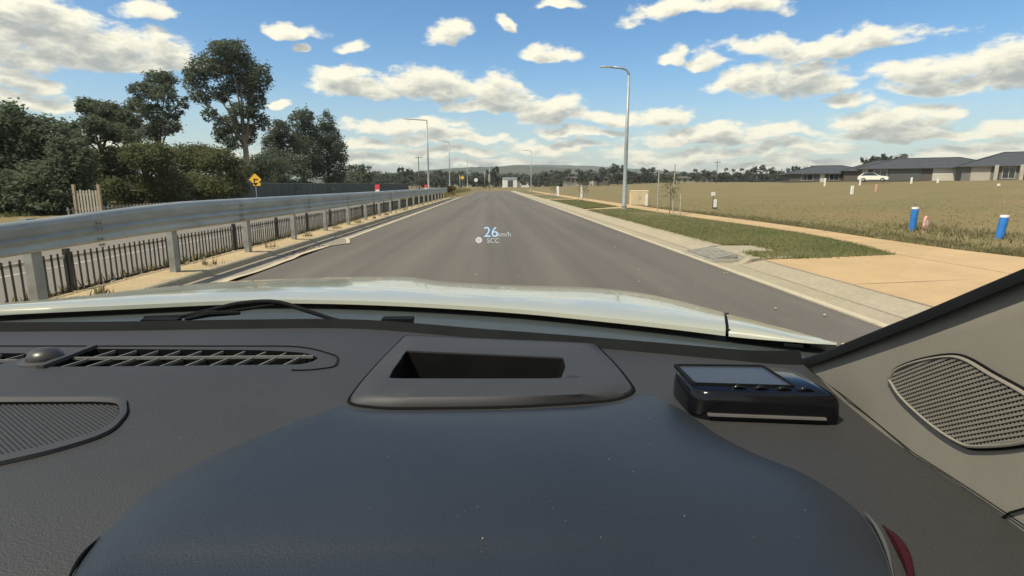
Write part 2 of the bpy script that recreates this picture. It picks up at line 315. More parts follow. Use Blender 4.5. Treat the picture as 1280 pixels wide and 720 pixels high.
def sheet(outer, holes, step, zf):
    """a curved sheet over a 2-D outline with true holes in it: (verts, faces)"""
    loops_ = [outer]+holes; P = []; E = []
    for lp in loops_:
        n0 = len(P); P += [Vector(q[:2]) for q in lp]; E += [(n0+i, n0+(i+1) % len(lp)) for i in range(len(lp))]
    xs = [q[0] for q in outer]; ys = [q[1] for q in outer]; x = min(xs)+step/2
    while x < max(xs):
        y = min(ys)+step/2
        while y < max(ys):
            if inside((x, y), outer) and not any(inside((x, y), h_) for h_ in holes) and min(dist_edge((x, y), l_) for l_ in loops_) > step*0.4: P.append(Vector((x, y)))
            y += step
        x += step
    v_, _, f_, *_r = geometry.delaunay_2d_cdt(P, E, [], 0, 1e-6)
    fs = []
    for q in f_:
        c = sum((v_[i] for i in q), Vector((0, 0)))/len(q)
        if inside(c, outer) and not any(inside(c, h_) for h_ in holes): fs.append(tuple(q))
    return [(p.x, p.y, zf(p.x, p.y)) for p in v_], fs

# ------------------------------------------------------------------ the setting
def sm(a, b, x): t = max(0.0, min(1.0, (x-a)/(b-a))); return t*t*(3-2*t)
def gz(x, y):
    """height of the open ground"""
    z = -0.03
    if x > 5: z = 0.10*sm(4.0, 5.5, x) - 0.03*(1-sm(4, 5.5, x)) - 0.02
    if x > 10.5: z += 2.3*sm(10.5, 95, x)
    if x < -5.4: z = -0.06 - 0.14*sm(-5.5, -6.5, x)
    if -60 < x < -3.9 and y > 62: z += 0.55*sm(62, 76, y)*sm(-3.9, -5.5, x)*sm(-13, -8, x)
    if y > 150: z += 0.4*sm(150, 260, y)
    return z
def ground():
    xs = sorted(set([-4000,-2000,-1000,-500,-300,-200,-140,-100,-70,-50,-40,-30,-25,-20,-15,-12,-10,-8.5,-7.5,-6.5,-5.6,-5.4,-4.9,-3.9,-2,0,2,3.9,4.4,5,5.5,6,7,8,9,10,11,12,13.5]+[13.5+i*4 for i in range(1, 24)]+[120,150,200,300,500,1000,2000,4000]))
    ys = [-40,-20,-10,-5]+[i*3 for i in range(0, 30)]+[90+i*6 for i in range(0, 20)]+[220,260,320,420,600,900,1400,2200,3500,6000]
    mb = MB(); nx = len(xs); mb.v = [(x, y, gz(x, y)) for y in ys for x in xs]
    mb.f = [(j*nx+i, j*nx+i+1, (j+1)*nx+i+1, (j+1)*nx+i) for j in range(len(ys)-1) for i in range(nx-1)]
    tag(mb.build('ground', 'field_earth', smooth=True), kind='structure')
ground()
def hills():
    mb = MB()
    for k, (Y, prof) in enumerate([(1500, [(-200,231),(300,226),(420,222),(500,216),(560,211),(600,209),(650,208),(700,210),(760,214),(820,219),(900,224),(1000,228),(1200,230),(1500,232)]),
                                   (2600, [(-400,231),(200,228),(420,222),(560,213),(640,207),(680,206),(760,209),(860,216),(1000,224),(1300,228),(1700,231)])]):
        L0, L1, L2 = [], [], []
        for i in range(len(prof)-1):
            (x0, y0), (x1, y1) = prof[i], prof[i+1]
            for t in range(10):
                u = t/10; p = at(x0+(x1-x0)*u, y0+(y1-y0)*u - random.random()*0.9, Y)
                L1.append(p); L0.append((p.x*0.8, p.y*0.8, -2)); L2.append((p.x*1.2, p.y*1.2, -2))
        mb.loops([L0, [((a[0]+b[0])/2, (a[1]+b[1])/2, a[2]*0.35+b[2]*0.65) for a, b in zip(L0, L1)], L1, L2], closed=False)
    tag(mb.build('hills', 'hill_bush', smooth=True), kind='structure')
hills()
def profile_y(name, m, pts, y0, y1, n=1, closed=True):
    """an (x, z) outline run along the road"""
    mb = MB(); Ls = [[(x, y0+(y1-y0)*k/n, z) for x, z in pts] for k in range(n+1)]
    mb.loops(Ls, closed, closed, closed); return mb.build(name, m)
XL, XR, YE = -3.95, 4.08, 138.0
mb = MB(); ny = 60
for k in range(ny+1):
    y = -8+(YE+8)*k/ny; dip = 0.0
    mb.v += [(x, y, 0.0+0.05*(1-((x-0.06)/4.02)**2)*0.5) for x in np.linspace(XL, XR, 9)]
mb.f = [(j*9+i, j*9+i+1, (j+1)*9+i+1, (j+1)*9+i) for j in range(ny) for i in range(8)]
tag(mb.build('road', 'asphalt', smooth=True), kind='structure')
# left gutter, kerb and sandy strip under the barrier; the near 16 m of gutter is wider, with a silted edge
tag(profile_y('gutter_lip', 'lip_concrete', [(XL-0.12,-0.05),(XL,-0.05),(XL,0.012),(XL-0.12,0.010)], 15.6, YE), kind='structure')
def silt():
    pts = [(-3.62,14.2),(-3.80,14.9),(-4.08,15.8),(-4.61,16.2),(-4.61,-6),(-4.03,-6)]; edge = []
    for y in np.arange(-5, 13.6, 0.6): edge.append((-3.98-0.04*math.sin(y*1.7)+random.uniform(-.03,.03), y))
    for a in [(-3.9,13.7),(-3.74,14.0)]: edge.append(a)
    poly = pts[:5]+edge
    v_, f_ = sheet(poly, [], 1.0, lambda x, y: 0.016-0.012*sm(-3.9,-4.5,x)); mb = MB(); mb.add(v_, f_); tag(mb.build('gutter_silt', 'dirty_concrete'), kind='structure')
    mb = MB(); e2 = edge+[(-3.62,14.2),(-3.80,14.9),(-4.08,15.8)]
    mb.loops([[(x, y, 0.020) for x, y in e2], [((x-0.11-0.03*math.sin(y*3.1), y-0.02, 0.022) if y < 13.5 else (x-0.06, y-0.14, 0.022)) for x, y in e2]], closed=False); tag(mb.build('gutter_edge', 'lip_concrete'), kind='structure')
silt()
tag(profile_y('gutter', 'dirty_concrete', [(XL-0.12,-0.06),(XL-0.12,0.006),(-4.61,-0.012),(-4.61,-0.06)], 15.6, YE, 20), kind='structure')
tag(profile_y('kerb', 'concrete', [(-4.60,-0.06),(-4.60,0.0),(-4.63,0.08),(-4.65,0.10),(-4.72,0.105),(-4.72,-0.06)], -6, YE, 24), kind='structure')
mb = MB(); xs_ = [-4.722,-4.90,-5.15,-5.42,-5.60]; ys_ = np.arange(-6, 64, 0.7)
for y in ys_:
    for i, x in enumerate(xs_): mb.v.append((x+(random.uniform(-.05,.05) if i == 4 else 0), y, [0.101,0.115,0.12,0.10,-0.10][i]+random.uniform(-.008,.008)))
mb.f = [(j*5+i, j*5+i+1, (j+1)*5+i+1, (j+1)*5+i) for j in range(len(ys_)-1) for i in range(4)]
tag(mb.build('verge', 'sand_verge', smooth=True), kind='structure')
# the main road beyond the picket fence
mb = MB(); mb.prism([(-6.5,-20),(-19.5,-20),(-19.5,420),(-6.5,420)][::-1], -0.25, -0.150); tag(mb.build('main_road', 'far_asphalt'), kind='structure')
mb = MB()
for x0, x1 in ((-8.75,-8.63),(-19.0,-18.85)): mb.prism([(x0,-20),(x1,-20),(x1,420),(x0,420)], -0.160, -0.146)
for k in range(40): mb.prism([(-13.7,k*9-10),(-13.58,k*9-10),(-13.58,k*9-7),(-13.7,k*9-7)], -0.160, -0.1465)
tag(mb.build('road_marking', 'worn_marking'), kind='structure')
# right-hand kerb and channel, concrete footpath, driveway
tag(profile_y('kerb', 'concrete', [(XR,-0.06),(XR,0.012),(XR+0.42,-0.004),(XR+0.46,0.0),(XR+0.62,0.07),(XR+0.78,0.115),(XR+1.05,0.125),(XR+1.05,-0.06)], 12.35, YE, 24), kind='structure')
tag(profile_y('kerb', 'concrete', [(XR,-0.06),(XR,0.012),(XR+0.42,0.002),(XR+0.46,0.006),(XR+0.62,0.035),(XR+0.85,0.075),(XR+0.9,0.08),(XR+0.9,-0.06)], -6, 10.15, 10), kind='structure')
tag(profile_y('gutter_lip', 'lip_concrete', [(XR-0.07,-0.05),(XR-0.07,0.0165),(XR+0.04,0.0175),(XR+0.04,-0.05)], -6, YE), kind='structure')
foot_n = [(5.0,-6),(5.0,10.25),(7.76,10.45),(8.25,12.7),(8.5,15.0),(8.42,18.5),(8.05,24),(7.95,29.4),(7.9,32.6)]
foot_n2 = [(7.9,35),(7.9,40),(7.9,60),(7.9,YE)]
foot_f = [(9.3,YE),(9.3,60),(9.3,36),(9.35,29),(9.55,24),(9.7,20),(9.72,16.7),(9.55,13.7),(9.55,11.3),(9.78,9.9),(10.1,6),(10.3,-6)]
link_p = [(5.10,30.4),(5.10,32.6)]
foot_poly = foot_n + [link_p[0],link_p[1]] + foot_n2 + foot_f
def fz(x, y): return 0.078+0.062*sm(5.0, 7.5, x) + (0.02*sm(9, 13, x))
v_, f_ = sheet(foot_poly, [], 1.6, fz)
mb = MB(); mb.add(v_, f_)
n_ = len(foot_poly); mb.loops([[(x, y, fz(x, y)) for x, y in foot_poly], [(x, y, -0.05) for x, y in foot_poly]])
tag(mb.build('footpath', 'tan_concrete'), kind='structure')
mb = MB()
for y in (12.6, 15.6, 18.6, 21.6, 24.6, 27.6): mb.box((8.95 if y < 20 else 8.7, y, fz(8.9, y)+0.0025), (1.25, 0.012, 0.004), R(-4))
mb.bar((7.9,-6,fz(7.9,0)+.002), (7.75,10.4,fz(7.75,10)+.002), 0.02, 0.004)
mb.bar((5.02,-6,fz(5.02,0)+.003), (5.02,10.2,fz(5.02,0)+.003), 0.035, 0.006); mb.bar((5.05,7.6,fz(5.05,0)+.002), (7.7,7.75,fz(7.7,0)+.002), 0.012, 0.004)
tag(mb.build('footpath_joint', 'dirty_concrete'), kind='structure')
mb = MB(); mb.bar((XR+0.44,-6,0.004), (XR+0.44,10.1,0.004), 0.035, 0.006); mb.bar((XR+0.44,12.4,0.001), (XR+0.44,YE,0.001), 0.03, 0.006); tag(mb.build('gutter_stain', 'dirty_concrete'), kind='structure')
# mown strips between kerb and footpath
strips = [[(5.16,12.5),(5.16,30.3),(7.86,32.5),(7.9,29.4),(8.0,24),(8.37,18.5),(8.45,15.0),(8.2,12.7),(7.7,10.5),(6.2,10.32),(5.05,10.3),(5.05,11.0),(5.9,11.2),(5.9,12.5)],
          [(5.16,32.7),(5.16,52),(7.86,52),(7.86,35.1)],
          [(5.16,56),(5.16,80),(7.86,80),(7.86,56)], [(5.16,84),(5.16,YE),(7.86,YE),(7.86,84)]]
def tz(x, y): return 0.145 - 0.045*sm(11.4,10.4,y) + 0.05*math.exp(-((x-7.3)**2/1.6+(y-25.5)**2/5))
for sp_ in strips:
    v_, f_ = sheet(sp_, [], 1.2, tz); mb = MB(); mb.add(v_, f_); mb.loops([[(x, y, tz(x, y)) for x, y in sp_], [(x, y, -0.05) for x, y in sp_]]); tag(mb.build('nature_strip', 'turf_earth'), kind='structure')
v_, f_ = sheet([(7.86,52.0),(5.13,52.0),(5.13,56),(7.86,56)], [], 2, lambda x, y: 0.128); mb = MB(); mb.add(v_, f_); tag(mb.build('crossover', 'tan_concrete'), kind='structure')
v_, f_ = sheet([(7.86,80.0),(5.13,80.0),(5.13,84),(7.86,84)], [], 2, lambda x, y: 0.128); mb = MB(); mb.add(v_, f_); tag(mb.build('crossover', 'tan_concrete'), kind='structure')
# road end: a cross kerb where the street turns
mb = MB(); mb.prism([(-9,YE),(14,YE),(14,YE+0.5),(-9,YE+0.5)], -0.05, 0.14); tag(mb.build('kerb', 'concrete'), kind='structure')

# ------------------------------------------------------------------ grass and weeds (uncountable)
def tufts(name, m, pts, hmin, hmax, wid, blades=3, lean=0.5):
    pts = np.asarray(pts); n = len(pts); V = []; 
    P = np.repeat(pts, blades, 0); k = len(P); a = rng.uniform(0, 2*np.pi, k); h = rng.uniform(hmin, hmax, k); ln = rng.uniform(0, lean, k)*h; b = rng.uniform(0, 2*np.pi, k)
    P = P + np.stack([rng.normal(0, wid*1.2, k), rng.normal(0, wid*1.2, k), np.zeros(k)], 1)
    dx = np.stack([np.cos(a), np.sin(a), np.zeros(k)], 1)*wid*0.5
    tip = P+np.stack([np.cos(b)*ln, np.sin(b)*ln, h], 1)
    V = np.stack([P-dx, P+dx, tip], 1).reshape(-1, 3); Fq = np.arange(3*k).reshape(-1, 3)
    o = link(name, quick_mesh(name, V, Fq, m)); return tag(o, kind='stuff')
def scatter(poly, n, zf, dens=None):
    xs = [p[0] for p in poly]; ys = [p[1] for p in poly]; out = []
    while len(out) < n:
        x = random.uniform(min(xs), max(xs)); y = random.uniform(min(ys), max(ys))
        if dens and random.random() > dens(x, y): continue
        if inside((x, y), poly): out.append((x, y, zf(x, y)))
    return out
tufts('grass', 'grass_blade', scatter(strips[0], 17000, lambda x, y: tz(x, y)-0.01, lambda x, y: (0.25+0.75*sm(30, 10, y))*(0.12 if ((x-7.2)**2/1.0+(y-25.5)**2/3) < 1 else 1)), 0.02, 0.065, 0.014)
def ragged(poly, n, sp):
    out = []
    while len(out) < n:
        i = random.randrange(len(poly)); a, b2 = Vector(poly[i]), Vector(poly[(i+1) % len(poly)])
        if random.random() > (b2-a).length/22: continue
        p = a.lerp(b2, random.random()); x, y = p.x+random.gauss(0, sp), p.y+random.gauss(0, sp); out.append((x, y, 0.11 if inside((x, y), poly) else 0.10))
    return out
tufts('grass', 'grass_blade', ragged(strips[0], 3800, 0.07), 0.04, 0.10, 0.016, 3, 0.9)
tufts('grass', 'grass_blade', scatter(strips[1], 7000, lambda x, y: tz(x, y)-0.01), 0.02, 0.06, 0.02)
field_poly = [(9.4,60),(9.4,36),(9.45,29),(9.65,24),(9.8,20),(9.82,16.7),(9.65,13.7),(9.65,11.3),(9.88,9.9),(10.2,6),(10.3,3),(40,3),(60,60)]
tufts('dry_grass', 'dry_grass', scatter(field_poly, 16000, lambda x, y: gz(x, y)-0.01, lambda x, y: 0.05+0.95*sm(60, 12, math.hypot(x, y))), 0.02, 0.07, 0.03, 3, 1.1)
def edge_pts(n):
    out = []
    ed = foot_f[2:11]
    while len(out) < n:
        i = random.randrange(len(ed)-1); t = random.random(); a, b = ed[i], ed[i+1]
        if random.random() > sm(42, 14, a[1]) + 0.1: continue
        d = abs(random.gauss(0, 0.7)); x = a[0]+(b[0]-a[0])*t+0.05+d; y = a[1]+(b[1]-a[1])*t; out.append((x, y, gz(x, y)-0.01))
    return out
tufts('weeds', 'weed', edge_pts(6500), 0.03, 0.16, 0.026, 4, 0.9)
tufts('weeds', 'weed', [(x+random.gauss(0,.6), y+random.gauss(0,.6), gz(x, y)) for x, y in [(13.2,17.4),(13.9,14.6),(13.0,14.2),(13.6,16.2),(12.6,15.2),(14.2,18.2)] for _ in range(110)], 0.04, 0.17, 0.03, 3, 1.0)
tufts('weeds', 'weed', [(-4.93+random.gauss(0.1,0.06), y+random.gauss(0,0.07), 0.13) for k in range(20) for y in [6.8+2.66*k+0.1] for _ in range(random.randint(3, 16))], 0.04, 0.16, 0.02, 3, 0.8)
tufts('weeds', 'dry_grass', [(random.uniform(-5.9,-5.38), random.uniform(3, 60), 0.0) for _ in range(2600)], 0.05, 0.22, 0.03, 3, 0.9)
tufts('dry_grass', 'dry_grass', [(random.uniform(-12,-5.2), random.uniform(64, 130), 0.0) for _ in range(0)] + [(x, y, gz(x, y)-0.02) for x, y in [(random.uniform(-10.5,-4.9), random.uniform(61, 125)) for _ in range(5000)]], 0.1, 0.45, 0.06, 3, 0.7)
tufts('weeds', 'grass_blade', [(random.uniform(-30,-24.6), random.uniform(20, 120), -0.16) for _ in range(7000)], 0.08, 0.35, 0.06, 3, 0.8)
# stones along the fence foot, litter on the road, rubble in the field edge
def stones(name, m, pts, smin, smax):
    base = np.array([(1,0,0),(-1,0,0),(0,1,0),(0,-1,0),(0,0,1),(0,0,-1)], float); fb = np.array([(0,2,4),(2,1,4),(1,3,4),(3,0,4),(2,0,5),(1,2,5),(3,1,5),(0,3,5)])
    V, Fq = [], []
    for i, p in enumerate(pts):
        s = random.uniform(smin, smax); q = base*rng.uniform(0.5, 1.1, (6, 1))*np.array([s, s*random.uniform(.6, 1.2), s*random.uniform(.35, .7)]); a = random.uniform(0, 6.3)
        c, d = math.cos(a), math.sin(a); q = np.stack([q[:,0]*c-q[:,1]*d, q[:,0]*d+q[:,1]*c, q[:,2]], 1)+np.array(p); V.append(q); Fq.append(fb+6*i)
    tag(link(name, quick_mesh(name, np.concatenate(V), np.concatenate(Fq), m)), kind='stuff')
stones('gravel', 'dirty_concrete', [(random.gauss(-5.42,0.07), random.uniform(4, 40), 0.05+random.uniform(0,.05)) for _ in range(1500)], 0.02, 0.07)
stones('leaf_litter', 'lip_concrete', [(random.uniform(-3, 4), random.uniform(4, 26), 0.026) for _ in range(60)], 0.012, 0.030)
stones('rubble', 'lip_concrete', [(lambda p: (p[0], p[1], p[2]+0.03))(p) for p in edge_pts(150)], 0.02, 0.07)
stones('gutter_debris', 'bark', [(random.gauss(-4.25,.07), random.gauss(12.6,.55), 0.015) for _ in range(120)], 0.012, 0.05)

# ------------------------------------------------------------------ crash barrier
def barrier():
    y0, y1 = -1.0, 59.5
    root = empty('crash_barrier', (0,0,0), 0, 'long galvanised steel crash barrier along the sandy strip beside the road', 'crash barrier')
    def top(y): return 1.2-0.15*sm(9.5, 4.5, y)
    prof = []
    for k in range(25):
        t = k/24; prof.append((np.interp(t, [0,.03,.10,.20,.42,.52,.57,.62,.70,.80,.92,.97,1.0], [-.05,-.028,-.006,.004,-.004,-.022,.014,.016,-.010,-.006,.006,-.012,-.03]), 1-t))
    y = y0; L_ = 4.0; i = 0
    while y < y1:
        e = min(y+L_+0.16, y1+0.1); mb = MB(); Ls = []
        for j in range(5):
            yy = y+(e-y)*j/4; zt = top(yy); off = -4.87+(0.004 if i % 2 else 0.0)
            Ls.append([(off+a, yy, zt-0.45*(1-0.27*sm(10,5,yy))*(1-b)) for a, b in prof]+[(off+a-0.006, yy, zt-0.45*(1-0.27*sm(10,5,yy))*(1-b)) for a, b in prof[::-1]])
        mb.loops(Ls, True, True); bm_ = mb.build('beam', 'galvanised', root, angle=50); bo = MB()
        for dy in (0.05, 0.11):
            for dz_ in (0.13, 0.21, 0.33, 0.40): bo.lathe([(0.016,-0.01),(0.016,0.010),(0.008,0.016)], (0,0,0), 8); bo.v[-24:] = [(-4.862+p[2]*1.0+(0.012), y+dy+p[0], top(y)-dz_+p[1]) for p in bo.v[-24:]]
        if y < 30: tag(bo.build('splice_bolts', 'galvanised_post', bm_), kind='stuff')
        y += L_; i += 1
    mb = MB(); mb.box((0,0,0.5), (0.09,0.13,1.0)); mb.box((0.02,0.07,0.5), (0.05,0.012,1.0)); post = None
    for k in range(-2, 20):
        yy = 6.18+2.66*k
        if yy < 0 or yy > 59: continue
        if post is None: post = mb.build('post', 'galvanised_post', root); o = post
        else: o = post.copy(); col.objects.link(o)
        o.parent = root; o.location = (-4.99, yy, 0.1)
    mb = MB(); mb.lathe([(0.02,0),(0.045,0.02),(0.045,0.45),(0.02,0.47)], (0,0,0), 12)
    o = mb.build('end_cap', 'galvanised', root, True); o.location = (-4.88, y1+0.12, 0.72)
barrier()
for px, Y, lab in ((477, 24.0, 'bright red and white reflector standing on the crash barrier top'), (536, 41.0, 'small far red reflector near the end of the crash barrier')):
    r_ = empty('barrier_reflector', (-4.87, Y, 1.2), 0, lab, 'reflector', 'reflectors on the crash barrier')
    MB().box((0,0,0.03), (0.16,0.05,0.07)).build('bracket', 'white_paint', r_); MB().box((0,-0.012,0.165), (0.19,0.02,0.20)).box((0,0,0.16),(0.15,0.004,0.24)).build('red_plate', 'sign_red', r_)

# ------------------------------------------------------------------ black picket fence
def picket_fence():
    x = -5.50; root = empty('picket_fence', (x,0,0), 0, 'low black steel picket fence running behind the crash barrier', 'fence')
    mb = MB(); mb.box((0,0,0.30), (0.017,0.017,0.60)); pk = mb.build('picket', 'black_steel', root); me = pk.data
    ys = np.arange(5.2, 39.5, 0.118); first = True; n = 0
    posts = np.arange(5.0, 62, 2.36); rest = MB()
    for y in np.arange(5.2, 62, 0.118):
        if n < 292:
            o = pk if n == 0 else link('picket', me, root); o.location = (0, y, 0.0); o.rotation_euler = (0, R(random.uniform(-.8,.8)), 0); n += 1
        else: rest.box((0, y, 0.30), (0.022,0.022,0.62))
    for y in np.arange(0, 5.2, 0.118): rest.box((0, y, 0.30), (0.022,0.022,0.62))
    tag(rest.build('pickets', 'black_steel', root), kind='stuff')
    pm = MB().box((0,0,0.33), (0.06,0.06,0.68)).build('fence_post', 'black_steel', root); pm.location = (-0.01, posts[0], -0.02)
    for y in posts[1:]: o = link('fence_post', pm.data, root); o.location = (-0.01, y, -0.02)
    MB().box((-0.021,31,0.54), (0.02,62,0.04)).build('rail', 'rail_sunlit', root); MB().box((-0.021,31,0.10), (0.02,62,0.035)).build('rail', 'black_steel', root)  # top rail is paler than the black steel: sunlight put into its colour
picket_fence()

# ------------------------------------------------------------------ street lamps and poles
def lamp(base, h, arm, label, group, rad=0.085, style=0, tw=0.0):
    root = empty('street_lamp', base, tw, label, 'street lamp', group)
    mb = MB(); mb.tube([(0,0,0),(0,0,0.02),(0,0,h*0.45),(0,0,h*0.95)], [rad*1.15, rad*1.05, rad*0.85, rad*0.6], 12); mb.build('pole', 'pole_grey', root, True)
    mb = MB(); mb.lathe([(rad*2,0),(rad*2,0.03),(rad*1.3,0.05),(rad*1.3,0.22)], (0,0,0), 12).build('base_plate', 'galvanised_post', root)
    mb = MB()
    if style == 0: P = [(0,0,h*0.95),(-0.02,0,h*0.965),(-0.10*arm,0,h*0.985),(-0.3*arm,0,h*0.998),(-0.75*arm,0,h+0.03)]
    else: P = [(0,0,h*0.95),(0,0,h*0.985),(-0.05,0,h*0.995),(-0.5*arm,0,h+0.05),(-0.85*arm,0,h+0.16)]
    mb.tube(P, rad*0.5, 8).build('arm', 'pole_grey', root, True)
    e = Vector(P[-1]); hd = MB()
    hd.loops([[e+Vector((dx, wy*c, zz+0.05*s_)) for c, s_ in ((-1,-.6),(-.7,.5),(.7,.5),(1,-.6))] for dx, wy, zz in ((0.12,0.05,0),(0.0,0.10,0.01),(-0.35,0.15,0.025),(-0.60,0.10,0.02))], True, True)
    h_ = hd.build('lamp_head', 'pole_grey', root); MB().box(e+Vector((-0.28,0,-0.018)), (0.42,0.2,0.02)).build('lens', 'white_paint', h_)
    return root
b = gp(780,262,.12); lamp((b.x, b.y, 0.12), at(785, 84, b.y).z-0.15, 1.25, 'tall grey street lamp at the concrete crossing, beside the beige box', 'street lamps on the footpath side', 0.115, 0)
lamp((7.0, 106, 0.13), at(662, 188, 106).z-0.15, 1.45, 'farther grey street lamp on the footpath side, near the road end', 'street lamps on the footpath side', 0.11, 0)
lamp((-10.0, 88, 0.4), at(537, 149, 88).z-0.5, 4.0, 'nearest tall lamp behind the crash barrier end, with long arm', 'street lamps along the main road', 0.15, 1)
lamp((-10.2, 133, 0.3), at(563, 177, 133).z-0.4, 1.6, 'second tall lamp of the main road row, beyond the barrier', 'street lamps along the main road', 0.15, 1)
lamp((-8.6, 188, 0.4), at(586, 192, 188).z-0.5, 1.2, 'most distant tall lamp of the main road row', 'street lamps along the main road', 0.15, 1)
def power_pole(px, Y, ytop, label):
    b = at(px, 231, Y); t = at(px, ytop, Y); root = empty('power_pole', (b.x, b.y, 0), 0, label, 'power pole', 'power poles')
    MB().tube([(0,0,-0.3),(0,0,t.z*0.5),(0,0,t.z)], [0.17,0.15,0.11], 8).build('pole', 'bark', root, True)
    MB().box((0,0,t.z-0.5), (2.2,0.14,0.14)).build('crossarm', 'bark', root)
    mb = MB()
    for x in (-1.0,-0.5,0.5,1.0): mb.lathe([(0.03,0),(0.06,0.03),(0.05,0.18),(0.02,0.2)], (x,0,t.z-0.43), 8)
    mb.build('insulators', 'pole_grey', root)
power_pole(524, 170, 195, 'timber power pole with crossarm behind the dark fence'); power_pole(895, 190, 201, 'thin power pole rising from trees beyond the field')
for px, Y, t, lab in ((612, 150, 205, 'slim grey pole at the road end, taller of two'), (606, 170, 214, 'slim grey pole at the road end, shorter of two'), (575, 120, 219, 'short dark pole beside yellow sign')):
    b = at(px, 231, Y); root = empty('pole', (b.x, b.y, 0.2), 0, lab, 'pole', 'poles at the road end'); zt = at(px, t, Y).z
    MB().tube([(0,0,0),(0,0,zt-0.2)], [0.09,0.06], 8).build('shaft', 'pole_grey', root, True); MB().lathe([(0.07,0),(0.08,0.03),(0.03,0.08)], (0,0,zt-0.22), 8).build('cap', 'pole_grey', root)

# ------------------------------------------------------------------ signs
def sign(px, py, Y, base_z, shape, w, h, m, label):
    c = at(px, py, Y); root = empty('road_sign', (c.x, c.y, base_z), 0, label, 'road sign')
    MB().tube([(0,0.03,0),(0,0.03,c.z-base_z+h*0.4)], 0.035, 8).build('post', 'pole_grey', root)
    z = c.z-base_z; mb = MB()
    if shape == 'diamond': pl = [(0,-h/2),(w/2,0),(0,h/2),(-w/2,0)]
    elif shape == 'round': pl = [(w/2*math.cos(k*math.pi/8), h/2*math.sin(k*math.pi/8)) for k in range(16)]
    else: pl = [(-w/2,-h/2),(w/2,-h/2),(w/2,h/2),(-w/2,h/2)]
    pl = [Vector(p) for p in roundpoly(pl, 0.04, 3)] if shape != 'round' else [Vector(p) for p in pl]
    mb.loops([[(p.x, -0.012, z+p.y) for p in pl], [(p.x, 0.0, z+p.y) for p in pl]], True, True); mb.build('sign_plate', m, root)
    MB().box((0,0.008,z+h*0.15), (w*0.5,0.012,0.04)).box((0,0.008,z-h*0.15), (w*0.5,0.012,0.04)).build('bracket', 'galvanised_post', root); return root, z
r_, z_ = sign(319, 224.5, 45, -0.15, 'diamond', 0.95, 0.95, 'sign_yellow', 'yellow diamond warning sign on a pale post before the tall gum')
MB().box((0.05,-0.015,z_), (0.36,0.004,0.10)).box((-0.08,-0.017,z_-0.06), (0.10,0.004,0.30)).build('symbol', 'black_steel', r_)
MB().box((0.10,-0.006,z_-0.36), (0.55,0.012,0.22)).build('supplementary_plate', 'sign_yellow', r_)
sign(595, 225, 150, 0.3, 'round', 0.95, 0.95, 'white_paint', 'round white sign at the far road end'); sign(578, 222, 120, 0.4, 'diamond', 0.9, 0.9, 'sign_yellow', 'distant yellow diamond sign on the grassy bank')
sign(611.5, 222.5, 145, 0.3, 'rect', 0.5, 1.9, 'render_pale', 'narrow upright cream board sign at the road end')

# ------------------------------------------------------------------ footpath-side furniture
def cabinet():
    a = gp(783,257,.14); b_ = gp(805.5,257,.14); w = 1.2; root = empty('utility_cabinet', (9.95, 38.6, 0.05), R(-3), 'beige electrical cabinet on the footpath edge by the lamp', 'cabinet')
    mb = MB(); pl = roundpoly([(-w/2,-0.3),(w/2,-0.3),(w/2,0.3),(-w/2,0.3)], 0.02, 3)
    mb.loops([[(p.x, p.y, z) for p in pl] for z in (0.06, 0.98)], True, True).build('body', 'beige_metal', root)
    MB().box((0,0,0.03), (w+0.06,0.66,0.07)).build('plinth', 'concrete', root); mb = MB()
    mb.loops([[(p.x*k, p.y*k, z) for p in pl] for z, k in ((0.98,1.03),(1.02,1.03),(1.05,0.9))], True, True).build('lid', 'beige_metal', root)
    for sx in (-1, 1):
        d = MB().box((sx*w*0.245,-0.306,0.52), (w*0.46,0.014,0.84)).build('door', 'beige_metal', root)
        MB().box((sx*0.05,-0.318,0.55), (0.02,0.02,0.12)).build('handle', 'galvanised_post', d)
cabinet()
def peg(px, pyt, pyb, Y, w, m, label, group='survey pegs in the field', zt=None, name='peg', cat='peg', lean=0.0):
    b_ = at(px, pyb, Y); h = at(px, pyt, Y).z-b_.z; root = empty(name, (b_.x, b_.y, gz(b_.x, b_.y)-0.02), 0, label, cat, group); h = max(h + b_.z-gz(b_.x, b_.y), 0.25)
    mb = MB(); mb.loops([[(lean*z+dx*w*k/2, dy*w*k/2, z) for dx, dy in ((-1,-1),(1,-1),(1,1),(-1,1))] for z, k in ((-0.02,1),(h*0.97,1),(h,0.8))], True, True); mb.build('stake', m, root); return root, h
peg(808,243,252,37,0.13,'white_paint','short white peg beside the beige cabinet')
r_, h_ = peg(893.5,249,261,32.5,0.13,'white_paint','white post beneath a small white plate, just past footpath')
MB().tube([(-0.11,0.07,0),(-0.11,0.07,h_+0.45)], 0.014, 6).build('rod', 'black_steel', r_); MB().box((-0.13,0.05,h_+0.33), (0.24,0.015,0.2)).build('plate', 'white_paint', r_); MB().box((0,0,0.06),(0.22,0.22,0.14)).build('footing','brick_dark',r_)
for px, t, bt, Y, lab in ((1031,222.5,229,92,'white peg before the dark low house'),(1075,221,229,88,'white peg before the white car bonnet'),(1065,232,239,55,'leaning white peg out in the open field, nearest the parked car'),(1139,221.5,229,86,'white peg before the dark garage'),(1172,223,229,84,'white peg before the pale garage door'),(1247,232,240,62,'thin white peg out in the field above blue tubes'),
                          (727,231,239,62,'thin white peg at the field edge, nearer the far lamp'),(697,233,243,70,'broad white peg by footpath, towards the road end')):
    peg(px, t, bt, Y, 0.20 if px != 697 else 0.3, 'white_paint', lab)
peg(1095,230,237,60,0.14,'pink_plastic','faded pink peg out in the field under the parked car')
